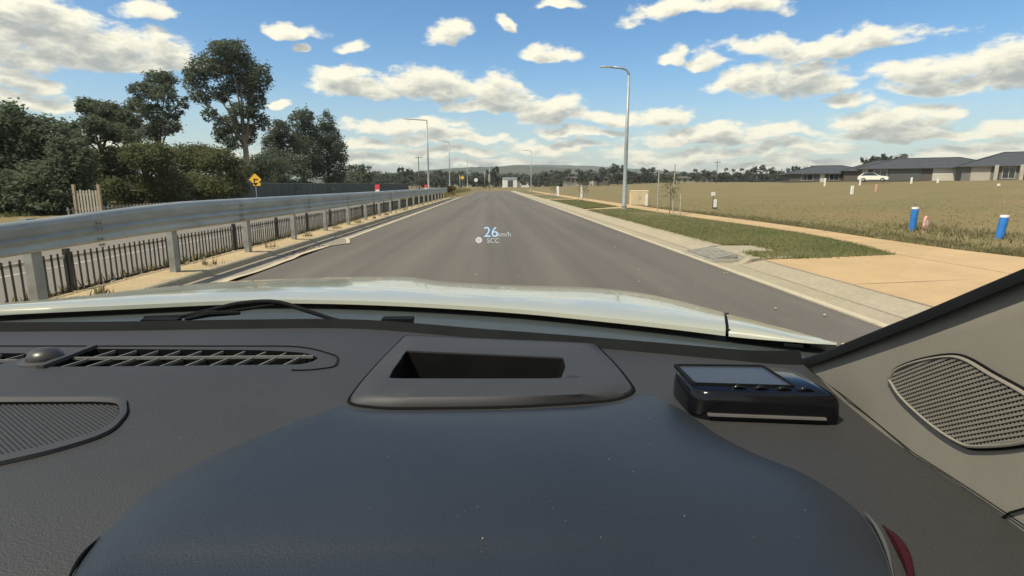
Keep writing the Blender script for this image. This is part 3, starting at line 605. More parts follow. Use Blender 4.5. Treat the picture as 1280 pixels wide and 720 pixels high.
def blue_tube(px, pt, pb, label, lean):
    b_ = gp(px, pb, 0.12); t = at(px, pt, b_.y); root = empty('marker_tube', (b_.x, b_.y, gz(b_.x, b_.y)), 0, label, 'marker', 'blue marker tubes'); h = t.z-gz(b_.x, b_.y); n = 14
    ring = lambda r, z: [(lean*z+r*math.cos(2*math.pi*k/n), r*math.sin(2*math.pi*k/n), z) for k in range(n)]
    MB().loops([ring(0.095,-0.02), ring(0.095,h), ring(0.082,h), ring(0.082,h-0.25)], True, True).build('tube', 'blue_plastic', root, angle=40)
    MB().loops([ring(0.098,h-0.055), ring(0.098,h+0.004), ring(0.080,h+0.004), ring(0.080,h-0.055)]).build('pale_rim', 'white_paint', root)
blue_tube(1140,259,287,'blue plastic tube with pale rim, beside the pink marker',0.03); blue_tube(1249,269,297,'blue plastic tube standing alone in weeds, farther from pink marker',0.10)
b_ = gp(1156,290,.12); root = empty('pink_marker', (b_.x,b_.y,gz(b_.x,b_.y)), R(20), 'pink rounded marker with pale centre, between the blue tubes', 'marker')
pl = [(0.10*math.cos(k*math.pi/8)*(0.85 if math.sin(k*math.pi/8) > 0 else 1.0), 0.30+0.20*math.sin(k*math.pi/8)) for k in range(16)]
MB().loops([[(x, -0.03, z) for x, z in pl], [(x, 0.03, z) for x, z in pl]], True, True).build('disc', 'pink_plastic', root); MB().lathe([(0.03,-0.05),(0.03,0.3)], (0,0.045,0), 8).build('stake', 'timber', root)
MB().loops([[(x*0.45, -0.034, 0.3+(z-0.3)*0.45) for x, z in pl], [(x*0.45, -0.031, 0.3+(z-0.3)*0.45) for x, z in pl]], True, True).build('pale_patch', 'white_paint', root)
def sapling(x, y, label, stakes, seed):
    random.seed(seed); root = empty('sapling', (x, y, tz(x, y)-0.01), 0, label, 'sapling', 'staked young street trees'); mb = MB(); lv = []
    mb.tube([(0,0,-0.05),(0.02,0,0.7),(-0.03,0.02,1.45)], [0.022,0.016,0.007], 6)
    for k in range(11):
        z = 0.55+k*0.08; a = k*2.4; e = Vector((math.cos(a)*0.32*random.uniform(.6,1.2), math.sin(a)*0.32, z+0.22)); mb.tube([(0,0,z), e*0.6+Vector((0,0,z*0.4+.02)), e], [0.008,0.006,0.003], 5)
        lv += [e+Vector((random.gauss(0,.10), random.gauss(0,.10), random.gauss(0,.10))) for _ in range(13)]
    mb.build('trunk', 'bark', root); lf = MB()
    for p in lv:
        a = Vector((random.gauss(0,1), random.gauss(0,1), random.gauss(-.4,1))).normalized()*0.062; b2 = a.orthogonal().normalized()*0.028; lf.add([p-a, p+b2, p+a, p-b2], [(0,1,2,3)])
    lf.build('leaves', 'olive_leaf', root, fix=False)
    for (dx, dy, h) in stakes:
        MB().lathe([(0.03,0),(0.03,h-0.02),(0.015,h)], (dx,dy,-0.05), 8).build('stake', 'grey_timber', root)
sapling(8.05, 25.6, 'thin young tree between tall pale stakes on the near mown strip', [(-0.40,0.6,2.05),(0.12,-0.05,2.25),(0.35,-0.4,0.95)], 3)
sapling(7.0, 44.5, 'thin young tree on the second mown strip past the lamp', [(-0.3,0.3,0.9),(0.3,-0.2,0.9)], 5)
sapling(7.0, 66.0, 'distant thin young tree on the third mown strip', [(-0.3,0.3,0.9),(0.3,-0.2,0.9)], 8)
random.seed(11)
def pit():
    root = empty('drain_pit', (4.6, 11.1, 0), 0, 'concrete stormwater pit with slotted steel grate in the kerb', 'drain')
    x0, x1, y0, y1 = -0.50, 0.12, -0.75, 0.85
    MB().prism([(0.16,-0.93),(1.28,-0.72),(1.28,1.38),(0.55,1.38),(0.16,0.95)], -0.02, 0.110).build('lid', 'concrete', root)
    MB().prism([(x0,y0),(x1,y0),(x1,y1),(x0,y1)], -0.25, -0.20).build('sump', 'vent_black', root)
    fr = MB()
    for c, d in (((x0+.03,(y0+y1)/2,.0),(.06,y1-y0,.09)),((x1-.03,(y0+y1)/2,.06),(.06,y1-y0,.09)),(((x0+x1)/2,y0+.03,.032),(x1-x0-.12,.06,.09)),(((x0+x1)/2,y1-.03,.032),(x1-x0-.12,.06,.09))): fr.box(c, d)
    fr.build('frame', 'grate_steel', root)
    for k in range(11):
        y = y0+0.14+k*(y1-y0-0.28)/10; MB().bar((x0+.05,y,.055), (x1-.05,y+0.05,.135), .05, .06).build('bar', 'grate_steel', root)
    for sgn, ya, yb in ((1, y1, y1+0.42), (-1, y0-0.24, y0)):
        MB().loops([[(-0.52,y,-.05),(-0.52,y,.014),(-0.10,y,.0),(0.02,y,.03),(0.155,y,.125),(0.155,y,-.05)] for y in (ya, yb)], True, True).build('kerb_block', 'concrete', root)
pit()

# ------------------------------------------------------------------ trees
def leaf_cloud(clumps, n, size, seed, flat=0.5):
    """many small leaf-sized faces through the crown's clumps"""
    g = np.random.default_rng(seed); vol = np.array([c[3]*c[4]*c[5] for c in clumps])**0.75; cnt = np.maximum(30, (n*vol/vol.sum()).astype(int)); P = []
    for c, k in zip(clumps, cnt):
        d = g.normal(size=(k, 3)); d /= np.linalg.norm(d, axis=1)[:, None]; r = g.uniform(0.0, 1.0, k)**0.42
        # sprays: points gather round a few sub-centres
        sub = g.normal(size=(max(4, k//45), 3)); sub /= np.linalg.norm(sub, axis=1)[:, None]; sub *= g.uniform(0.3, 1.0, len(sub))[:, None]**0.5
        pick = sub[g.integers(0, len(sub), k)]+g.normal(0, 0.17, (k, 3)); use = g.random(k) < 0.72
        q = np.where(use[:, None], pick, d*r[:, None]); P.append(q*np.array(c[3:6])+np.array(c[:3]))
    P = np.concatenate(P); k = len(P); a = g.normal(size=(k, 3)); a[:, 2] *= flat; a /= np.linalg.norm(a, axis=1)[:, None]; b = np.cross(a, g.normal(size=(k, 3))); b /= np.linalg.norm(b, axis=1)[:, None]
    s = size*g.uniform(0.6, 1.4, k)[:, None]; V = np.stack([P-a*s, P+b*s*0.42, P+a*s, P-b*s*0.42], 1).reshape(-1, 3)
    return V, np.arange(4*k).reshape(-1, 4)
def limbs(base, fork, clumps, r0, seed, nb=7):
    g = random.Random(seed); mb = MB(); base = Vector(base); fork = Vector(fork)
    mid = base.lerp(fork, 0.5)+Vector((g.uniform(-.2,.2), 0, 0)); mb.tube([base-Vector((0,0,.3)), base.lerp(fork,.08), mid, fork], [r0*1.35, r0, r0*0.8, r0*0.62], 9)
    for c in clumps:
        e = Vector(c[:3]); s = fork.lerp(mid, g.uniform(-0.15, 0.6)); k1 = s.lerp(e, 0.45)+Vector((0,0,abs(e.z-s.z)*0.12)); mb.tube([s, k1, e], [r0*0.36, r0*0.22, r0*0.07], 6)
        for _ in range(2):
            t = e+Vector((g.uniform(-1,1)*c[3]*.8, g.uniform(-1,1)*c[4]*.8, g.uniform(-.4,1)*c[5]*.8)); mb.tube([k1.lerp(e,.5), t], [r0*0.12, r0*0.03], 5)
    return mb
def px_tree(name, label, base_px, Y, ground_z, fork_px, clumps, n, size, leaf, bark, r0, seed, group=None, dep=0.9):
    B_ = at(base_px[0], base_px[1], Y); base = Vector((B_.x, Y, ground_z)); g = random.Random(seed); cl = []
    for (cx, cy, rx, ry) in clumps:
        yy = Y+g.uniform(-1, 1)*dep*2.2; c = at(cx, cy, yy); sc = c.y/F*1.02
        cl.append((c.x-base.x, c.y-base.y, c.z-base.z, rx*sc*0.98, max(rx, ry)*sc*dep, ry*sc*0.95))
    fk = at(fork_px[0], fork_px[1], Y)-base; root = empty(name, base, 0, label, 'tree', group)
    limbs((0,0,0), fk, cl, r0, seed).build('trunk', bark, root, True, fix=False)
    V, Fq = leaf_cloud(cl, n, size, seed); o = link('crown', quick_mesh('crown', V, Fq, leaf), root); return root
px_tree('gum_tree', 'tallest gum tree with open crown, behind the yellow sign', (316,247), 68, -0.2, (305,165),
    [(287,62,24,10),(262,84,22,13),(246,100,15,14),(300,84,22,15),(322,97,16,17),(300,108,20,14),(272,118,14,9),(250,122,11,9),(320,125,12,12),(300,138,15,10),(262,142,9,9),(285,157,16,11),(322,150,12,12),(272,168,9,9),(309,168,12,13),(290,178,12,9)], 24000, 0.16, 'gum_leaf', 'pale_bark', 0.42, 21)
px_tree('gum_tree', 'slender gum tree with airy crown, left of the tallest gum', (205,250), 55, -0.2, (196,165),
    [(200,99,17,11),(180,114,15,11),(206,119,15,11),(170,131,13,10),(190,140,14,11),(215,140,11,9),(229,128,7,7),(165,152,13,11),(206,158,17,10),(186,165,14,9)], 12000, 0.13, 'gum_leaf', 'bark', 0.24, 22)
px_tree('gum_tree', 'broad dark gum tree between the leafy mass and slender gum', (130,260), 45, -0.2, (125,180),
    [(109,134,13,10),(134,139,19,11),(156,150,14,12),(116,156,15,10),(140,165,18,10),(86,162,12,10),(160,172,14,10),(105,172,13,9)], 13000, 0.12, 'dark_leaf', 'bark', 0.25, 23)
px_tree('bushy_tree', 'large dense dark green tree at the frame edge', (20,285), 34, -0.2, (20,230),
    [(8,160,36,26),(48,170,36,24),(85,197,26,26),(20,208,50,32),(70,228,40,30),(-40,180,50,40),(0,240,60,24),(-60,220,50,40),(40,252,50,18),(60,245,22,20)], 46000, 0.13, 'dark_leaf', 'bark', 0.25, 24, dep=0.7)
px_tree('bushy_tree', 'sprawling olive green shrub tree below the slender gum', (185,262), 44, -0.2, (185,235),
    [(112,216,24,20),(112,236,22,22),(150,204,24,22),(186,196,28,18),(165,238,26,18),(200,230,30,22),(140,240,18,16)], 34000, 0.11, 'olive_leaf', 'bark', 0.2, 25, dep=0.7)
px_tree('bushy_tree', 'rounded olive shrub tree beside the tallest gum trunk', (262,255), 52, -0.2, (262,235),
    [(236,198,34,18),(272,201,26,16),(300,212,14,14),(225,228,24,20),(262,232,36,18),(296,230,16,18),(250,192,20,10)], 28000, 0.115, 'olive_leaf', 'bark', 0.2, 26, dep=0.7)
px_tree('gum_tree', 'dense dark gum tree just past the tallest gum', (348,248), 88, -0.2, (350,210),
    [(350,162,15,13),(340,180,14,14),(362,182,16,16),(345,202,18,16),(368,205,16,14),(330,215,14,16)], 12000, 0.19, 'gum_leaf', 'bark', 0.3, 27)
px_tree('gum_tree', 'narrow dark gum tree in middle of the far clump', (382,245), 96, -0.2, (380,200),
    [(374,150,11,12),(384,146,9,10),(386,165,14,14),(375,178,12,14),(390,190,14,16),(385,212,18,14)], 11000, 0.19, 'gum_leaf', 'bark', 0.28, 28)
px_tree('gum_tree', 'dark gum tree ending the far clump against open sky', (412,245), 100, -0.2, (410,205),
    [(409,154,11,13),(404,172,14,14),(417,176,11,14),(425,192,9,16),(408,196,16,16),(415,215,18,14)], 12000, 0.19, 'gum_leaf', 'bark', 0.28, 29)
px_tree('bushy_tree', 'round dark tree standing apart past the far clump', (450,240), 130, -0.2, (450,222), [(446,214,11,9),(456,216,10,9),(450,224,16,9)], 2600, 0.3, 'gum_leaf', 'bark', 0.3, 30)
px_tree('bushy_tree', 'dark rounded shrub tree between the tallest gum and the far clump', (330,252), 76, -0.2, (330,230),
    [(322,206,18,14),(342,212,18,16),(326,228,24,16),(350,232,18,14)], 16000, 0.14, 'dark_leaf', 'bark', 0.2, 33, dep=0.7)
px_tree('bushy_tree', 'olive shrub tree behind the pale gate', (100,262), 50, -0.2, (100,235),
    [(92,196,22,16),(116,200,22,16),(100,218,28,18),(98,240,28,18),(76,226,20,20)], 20000, 0.11, 'olive_leaf', 'bark', 0.2, 34, dep=0.7)
for i, (cx, cy, rx, ry, Y, leaf, lab) in enumerate([(330,240,30,14,74,'dark_leaf','low dark shrub under the tallest gum'),(380,238,30,12,92,'dark_leaf','low dark shrub under the far clump of gums'),(110,262,24,16,38,'dark_leaf','low dark shrub by the pale gate'),(430,232,22,9,124,'dark_leaf','low dark shrub behind the far end of the fence'),(215,252,30,12,48,'dark_leaf','low dark shrub below the olive trees')]):
    px_tree('shrub', lab, (cx, cy+ry), Y, -0.2, (cx, cy+ry*0.4), [(cx-rx*.5,cy,rx*.55,ry),(cx+rx*.45,cy+1,rx*.55,ry*.9),(cx,cy-ry*.2,rx*.5,ry*.8)], 4200, 0.14+Y*0.0012, leaf, 'bark', 0.1, 40+i, dep=0.6)
for i, (cx, cy, rx, ry, lab) in enumerate([(549,240,6,4,'dry brown bush at the end of the crash barrier'),(562,236,8,4,'dry brown bush on the grassy bank past the barrier')]):
    px_tree('shrub', lab, (cx, cy+ry), 63+i*9, 0.0, (cx, cy), [(cx-2,cy,rx*.6,ry),(cx+2,cy,rx*.7,ry*.8)], 900, 0.13, 'dry_leaf', 'bark', 0.05, 50+i)
# trees along the horizon: four kinds of mesh, each tree a thing
def far_kind(seed, wide):
    g = random.Random(seed); cl = []
    for _ in range(9): cl.append((g.uniform(-1,1)*wide, g.uniform(-1,1)*wide, g.uniform(0.34,0.9), g.uniform(.22,.4)*wide, g.uniform(.22,.4)*wide, g.uniform(.08,.17)))
    V, Fq = leaf_cloud(cl, 2600, 0.034, seed); me = quick_mesh('crown', V, Fq, 'far_leaf'); tm = limbs((0,0,0), (0.02,0,0.4), cl[:6], 0.022, seed); t = bpy.data.meshes.new('trunk'); t.from_pydata(tm.v, [], tm.f); t.materials.append(MATS['bark']); return me, t
FK = [far_kind(70+i, (0.36,0.5,0.28,0.62)[i]) for i in range(4)]
kn = ['narrow','rounded','slim upright','wide spreading']
def far_tree(px, ytop, Y, kind, label):
    b_ = at(px, 231.5, Y); zb = gz(b_.x, min(Y, 6000))-0.1; h = at(px, ytop, Y).z-zb; root = empty('distant_tree', (b_.x, b_.y, zb), random.uniform(0, 6.28), label, 'tree', 'trees along the horizon')
    root.scale = (h*random.uniform(.95,1.15), h, h/0.98); link('trunk', FK[kind][1], root); link('crown', FK[kind][0], root)
row = [(468,214,180,1),(482,217,190,3),(497,213,200,1),(508,210,210,2),(520,213,220,3),(535,214,200,1),(552,209,230,1),(560,212,240,3),(575,214,260,3),(590,216,260,1),(604,212,240,1),(616,209,240,2),(630,216,280,3),(645,219,300,3),(668,221,300,1),
       (695,212,250,3),(706,208,260,1),(720,208,250,1),(733,212,270,3),(748,205,230,1),(760,204,230,3),(772,206,240,1),(786,209,250,3),(800,206,250,1),(812,209,260,3),(836,209,210,1),(852,216,280,3),(872,208,220,1),(886,213,250,3),(902,207,230,1),(910,213,240,1),
       (930,207,210,1),(942,206,220,3),(955,211,240,1),(968,209,230,3),(982,206,220,1),(994,208,230,2),(1004,207,230,3),(1018,210,240,1),(1092,195,190,0),(1112,193,190,3),(1128,201,200,1)]
place_words = ['above the dark fence','behind the lamp row','at the road end','under the hill','behind the pale shed','past the far lamp','behind the far cottages','behind the tall lamp','beyond the beige cabinet','behind the staked tree','behind the thin power pole','in the middle of the field horizon','beside the dark low house','behind the dark roofs']
def where(px):
    for lim, w in ((500,0),(560,1),(600,2),(625,3),(665,4),(690,5),(745,6),(792,7),(825,8),(865,9),(915,10),(960,11),(1020,12),(2000,13)):
        if px < lim: return w
cnt = {}; ordw = ['first','second','third','fourth','fifth','sixth']
grp = {}
for r_ in row: grp.setdefault(where(r_[0]), []).append(r_)
for w, rs in grp.items():
    for i, (px, yt, Y, k) in enumerate(rs):
        far_tree(px, yt, Y, k, f'{kn[k]} hazy distant tree {place_words[w]}' + (f', {ordw[i]} from left there' if len(rs) > 1 else ''))
# the low wooded mass at the foot of the row
def far_scrub():
    cl = []
    for px in range(430, 1030, 5):
        Y = 285+random.uniform(-30, 60); c = at(px+random.uniform(-4,4), 226+random.uniform(-2,2.5), Y); sc = Y/F; cl.append((c.x, c.y, c.z+2*sc, 9*sc, 9*sc, random.uniform(5,10)*sc))
    V, Fq = leaf_cloud(cl, 60000, 0.62, 5); tag(link('distant_woods', quick_mesh('distant_woods', V, Fq, 'far_leaf')), kind='stuff')
far_scrub()

# ------------------------------------------------------------------ dark boundary fence, pale gate across the main road
def dark_fence():
    root = empty('boundary_fence', (-26.0,0,0), 0, 'long dark panel fence with pale top rail across the main road', 'fence')
    pm = MB(); pm.box((0,0,0.92), (0.03,2.36,1.66))
    for k in range(8): pm.box((0.022,-1.03+k*0.295,0.92), (0.02,0.11,1.62))
    me = pm.build('fence_panel', 'dark_fence', root); cap = MB().box((0,0,1.78), (0.09,2.40,0.07)).build('cap_rail', 'fence_cap', root); ps = MB().box((0,0,0.9), (0.09,0.05,1.8)).build('fence_post', 'dark_fence', root)
    for k in range(52):
        y = 50+k*2.42; z = -0.12+0.002*k*2
        for src in (me, cap, ps):
            o = src if k == 0 else link(src.name.split('.')[0], src.data, root); o.location = (0.02 if src is ps else 0, y+(1.21 if src is ps else 0), z)
dark_fence()
def pale_gate():
    a = at(94,236,32); b_ = at(121,236,32); W_ = b_.x-a.x; root = empty('paling_gate', (a.x,32,-0.2), 0, 'weathered pale board gate with timber posts among dark shrubs', 'gate'); n = 7
    for k in range(n): MB().box((W_*(k+.5)/n,0,0.75+random.uniform(-.04,.04)), (W_/n*0.62,0.025,1.25)).build('paling', 'render_pale' if k in (1,2,4) else 'grey_timber', root)
    for z in (0.35,1.15): MB().box((W_/2,0.03,z), (W_,0.035,0.09)).build('rail', 'timber', root)
    for x in (-0.08,W_+0.10): MB().box((x,0.0,0.82), (0.13,0.13,1.75)).build('gate_post', 'timber', root)
pale_gate()
def low_pales():
    root = empty('low_fence', (-23.5,32,-0.2), 0, 'row of low pale pickets just above the crash barrier top', 'fence')
    mb = MB().box((0,0,0.22), (0.04,0.10,0.44)); me = mb.build('picket', 'grey_timber', root)
    for k in range(62):
        o = me if k == 0 else link('picket', me.data, root); o.location = (0, k*0.36, 0); o.rotation_euler = (R(random.uniform(-3,3)),0,0)
    MB().box((-0.045,11,0.30), (0.03,22.2,0.05)).build('rail', 'grey_timber', root)
low_pales()

# ------------------------------------------------------------------ houses
def house(px, Y, Wd, D, rz, label, wallm, roofm, hw=2.6, rise=2.4, fac=(), base=226, group='houses across the field', gable=False):
    c = at(px, base, Y); root = empty('house', (c.x, c.y, c.z), rz, label, 'house', group); x0, x1 = -Wd/2, Wd/2; o = 0.55
    MB().box((0,D/2,hw/2-1.0), (Wd,D,hw+2.0)).build('wall', wallm, root)
    t = D/2+o; rf = MB(); e = hw-0.05; A = [(x0-o,-o,e),(x1+o,-o,e),(x1+o,D+o,e),(x0-o,D+o,e)]; r1 = (x0-o+t*0.95,D/2,hw+rise); r2 = (x1+o-t*0.95,D/2,hw+rise)
    rf.add(A+[r1, r2]+[(p[0],p[1],e-0.02) for p in A], [(0,1,5,4),(1,2,5),(2,3,4,5),(3,0,4),(9,8,7,6),(0,1,7,6),(1,2,8,7),(2,3,9,8),(3,0,6,9)])
    ro = rf.build('roof', roofm, root)
    rm = MB()
    for a, b2 in ((A[0],r1),(A[3],r1),(A[1],r2),(A[2],r2),(r1,r2)): rm.bar(Vector(a)+Vector((0,0,.03)), Vector(b2)+Vector((0,0,.03)), 0.28, 0.10)
    rm.build('ridge_cap', roofm, ro)
    g = MB()
    for a, b2 in ((A[0],A[1]),(A[1],A[2]),(A[2],A[3]),(A[3],A[0])): g.bar(Vector(a)+Vector((0,0,-.1)), Vector(b2)+Vector((0,0,-.1)), 0.12, 0.18)
    g.build('gutter', 'door_dark', ro)
    for kind, x, w, z0, z1, mm in fac:
        if kind == 'garage':
            gd = MB().box((x,-0.02,(z0+z1)/2), (w,0.06,z1-z0)).build('garage_door', mm, root)
            for k in range(5): MB().box((x,-0.06,z0+(k+.5)*(z1-z0)/5), (w-0.06,0.03,(z1-z0)/5-0.05)).build('door_panel', mm, gd)
        elif kind == 'window':
            f_ = MB(); 
            for cx, cz, ww, hh in ((x,z0,w+.1,.08),(x,z1,w+.1,.08),(x-w/2,(z0+z1)/2,.07,z1-z0-.08),(x+w/2,(z0+z1)/2,.07,z1-z0-.08),(x,(z0+z1)/2,.05,z1-z0-.08)): f_.box((cx,-0.03,cz), (ww,0.10,hh))
            fo = f_.build('window', 'door_pale', root); MB().box((x,-0.012,(z0+z1)/2), (w-.08,0.03,z1-z0-.1)).build('pane', 'window_dark', fo)
        elif kind == 'column': MB().box((x,-0.5,(z0+z1)/2), (w,w,z1-z0)).build('column', mm, root)
        elif kind == 'panel': MB().box((x,-0.03,(z0+z1)/2), (w,0.07,z1-z0)).build('wall_panel', mm, root)
        elif kind == 'door':
            d_ = MB().box((x,-0.03,(z0+z1)/2), (w,0.06,z1-z0)).build('door', mm, root); MB().box((x+w*.35,-0.08,1.0), (0.05,0.06,0.2)).build('handle', 'rim', d_)
    return root
house(1320, 88, 24, 13, R(-34), 'nearest dark roofed house with pale porch columns', 'render_grey', 'roof_tile', 2.6, 2.3,
    [('panel',-9.5,2.6,0,2.45,'render_pale'),('window',-5.9,1.6,0.4,2.2,''),('column',-7.6,0.5,0,2.6,'render_pale'),('column',-4.4,0.5,0,2.6,'render_pale'),('panel',-2.6,1.6,0,2.4,'render_pale'),('door',-3.9,1.0,0,2.1,'door_dark'),('garage',1.5,5.4,0,2.3,'door_dark'),('window',6.5,2.0,0.6,2.1,'')])
house(1158, 104, 22, 13, R(-36), 'dark roofed house with one pale garage door', 'brick_dark', 'roof_tile', 2.5, 1.9,
    [('garage',3.4,5.2,0,2.3,'door_pale'),('garage',-3.4,5.0,0,2.3,'door_dark'),('window',-7.4,2.2,0.5,2.1,''),('window',7.6,1.4,0.5,2.1,''),('column',9.6,0.5,0,2.6,'render_pale'),('panel',-9.9,1.0,0,2.4,'render_pale')], 226)
house(1108, 128, 17, 14, R(-30), 'dark hip roofed house behind the white car', 'brick_dark', 'roof_tile', 2.5, 2.3,
    [('garage',4.0,4.8,0,2.2,'door_dark'),('window',-3.0,2.4,0.5,2.0,''),('door',0.2,1.0,0,2.1,'door_pale')], 226)
house(1042, 138, 20, 15, R(-20), 'low dark house at the open end of the row', 'brick_dark', 'roof_tile', 2.3, 2.0,
    [('window',-6.0,2.6,0.5,2.0,''),('garage',5.0,5.0,0,2.2,'door_dark'),('window',0.0,2.0,0.5,2.0,''),('door',-2.6,1.0,0,2.1,'door_pale')], 228)
for px, Y, w, rz, lab, rm_ in ((752,248,8,0.3,'far cottage with brown roof between tree clumps','roof_brown'),(716,248,7,0.1,'far cottage with pale walls past the distant lamp','roof_brown'),(856,250,9,-0.2,'far low cottage behind the staked tree','roof_brown'),(880,250,8,-0.1,'far cottage near the thin power pole','roof_tile')):
    house(px, Y, w, 5, rz, lab, 'render_pale', rm_, 1.9, 0.8, [('window',-w*.28,1.2,0.5,1.6,''),('window',w*.28,1.2,0.5,1.6,''),('door',0,0.9,0,1.8,'door_dark')], 228, 'far cottages on the horizon')
def shed():
    a = at(645,227,260); root = empty('shed', (a.x,a.y,gz(a.x,a.y)), R(4), 'long white shed at the foot of the hill', 'shed')
    MB().box((-2.6,3,1.6), (6.2,6,4.4)).box((3.4,3.6,1.0), (5.6,4.6,3.4)).build('wall', 'white_paint', root)
    MB().add([(-5.9,-.2,3.8),(0.7,-.2,3.8),(0.7,6.2,3.8),(-5.9,6.2,3.8),(-5.9,3,4.5),(0.7,3,4.5)], [(0,1,5,4),(2,3,4,5),(1,2,5),(3,0,4),(3,2,1,0)]).build('roof', 'fence_cap', root)
    MB().box((3.4,3.5,2.76), (6.0,5.0,0.12)).build('roof', 'fence_cap', root); MB().box((-2.6,-0.03,1.7), (2.4,0.06,3.0)).build('door', 'door_dark', root); MB().box((3.6,1.26,1.6), (2.2,0.06,0.9)).build('window', 'window_dark', root)
shed()
# ------------------------------------------------------------------ parked car
def parked_car(px, Y, rz, label, base_z=None):
    c = at(px, 227, Y); root = empty('parked_car', (c.x, c.y, c.z-0.02), rz, label, 'car')
    low = [(-2.2,0.35),(-2.25,0.75),(-2.1,0.98),(-1.2,1.02),(1.0,1.02),(2.0,0.88),(2.25,0.7),(2.22,0.35)]
    MB().loops([[(x, y*(1 if z < 1 else 0.97), z) for x, z in low] for y in (-0.88,-0.80,0.80,0.88)], True, True)
    mb = MB(); mb.loops([[(x*(0.985 if abs(y) > .85 else 1), y, z if abs(y) < .85 else 0.4+(z-0.4)*0.96) for x, z in low] for y in (-0.9,-0.82,0.82,0.9)], True, True); mb.build('body', 'car_white', root, angle=35)
    cab = [(-2.0,1.0),(-1.5,1.42),(-0.9,1.53),(0.1,1.50),(0.95,1.02)]
    MB().loops([[(x, y*(1.0 if z < 1.2 else 0.82), z) for x, z in cab] for y in (-0.78,0.78)], True, True).build('cabin', 'car_white', root, angle=35)
    for sx in (-1, 1):
        MB().loops([[(x*0.9-0.02, sx*(0.785 if z < 1.2 else 0.665)+d*sx, z*0.97+0.03) for x, z in cab] for d in (0,0.012)], True, True).build('side_window', 'window_dark', root)
    MB().add([(0.22,-0.6,1.47),(0.22,0.6,1.47),(0.95,0.72,1.06),(0.95,-0.72,1.06)], [(0,1,2,3)]).build('windscreen', 'window_dark', root)
    for x in (-1.35,1.4):
        for sy in (-1, 1):
            M_ = Matrix.Rotation(R(90), 3, 'X'); w = MB(); n = 18
            w.loops([[(x+r*math.cos(2*math.pi*k/n), sy*y, 0.33+r*math.sin(2*math.pi*k/n)) for k in range(n)] for r, y in ((0.30,0.72),(0.33,0.74),(0.33,0.90),(0.30,0.92))], True, True); t = w.build('wheel', 'tyre', root, angle=40)
            w = MB(); w.loops([[(x+r*math.cos(2*math.pi*k/n), sy*y, 0.33+r*math.sin(2*math.pi*k/n)) for k in range(n)] for r, y in ((0.20,0.915),(0.20,0.928),(0.05,0.94))], True, True); w.build('rim', 'rim', t)
    for sy in (-1, 1): MB().box((2.19,sy*0.62,0.74), (0.14,0.36,0.14)).build('headlight', 'rim', root); MB().box((-2.2,sy*0.68,0.84), (0.1,0.26,0.16)).build('tail_light', 'sign_red', root)
parked_car(1091, 96, R(-38), 'white hatchback parked side-on before the dark houses')

# ------------------------------------------------------------------ the car we sit in
CAR = empty('car', (0, 0.5, 0), 0, 'white car seen from its driver seat, bonnet and grey dashboard', 'car')
def cpart(mb, name, m, parent=None, **k):
    o = mb.build(name, m, None, **k); p = parent or CAR; o.parent = p
    o.matrix_parent_inverse = Matrix.Translation((0, -0.5, 0)) if p is CAR else Matrix.Identity(4); return o
def tr(pts, n):
    """resample a polyline"""
    pts = [Vector(p) for p in pts]; d = [0]
    for a, b2 in zip(pts, pts[1:]): d.append(d[-1]+(b2-a).length)
    out = []
    for k in range(n):
        t = d[-1]*k/(n-1); i = max(j for j in range(len(d)) if d[j] <= t+1e-9); i = min(i, len(pts)-2); u = (t-d[i])/max(d[i+1]-d[i], 1e-9); out.append(pts[i].lerp(pts[i+1], u))
    return out
def smooth_line(pts, n):
    """Catmull-Rom through the points"""
    P = [Vector(p) for p in pts]; P = [P[0]*2-P[1]]+P+[P[-1]*2-P[-2]]; out = []
    k = len(P)-3
    for j in range(n):
        t = k*j/(n-1); i = min(int(t), k-1); u = t-i; a, b2, c, d = P[i:i+4]
        out.append(0.5*((2*b2)+(c-a)*u+(2*a-5*b2+4*c-d)*u*u+(3*b2-a-3*c+d)*u**3))
    return out
ZD = 1.20
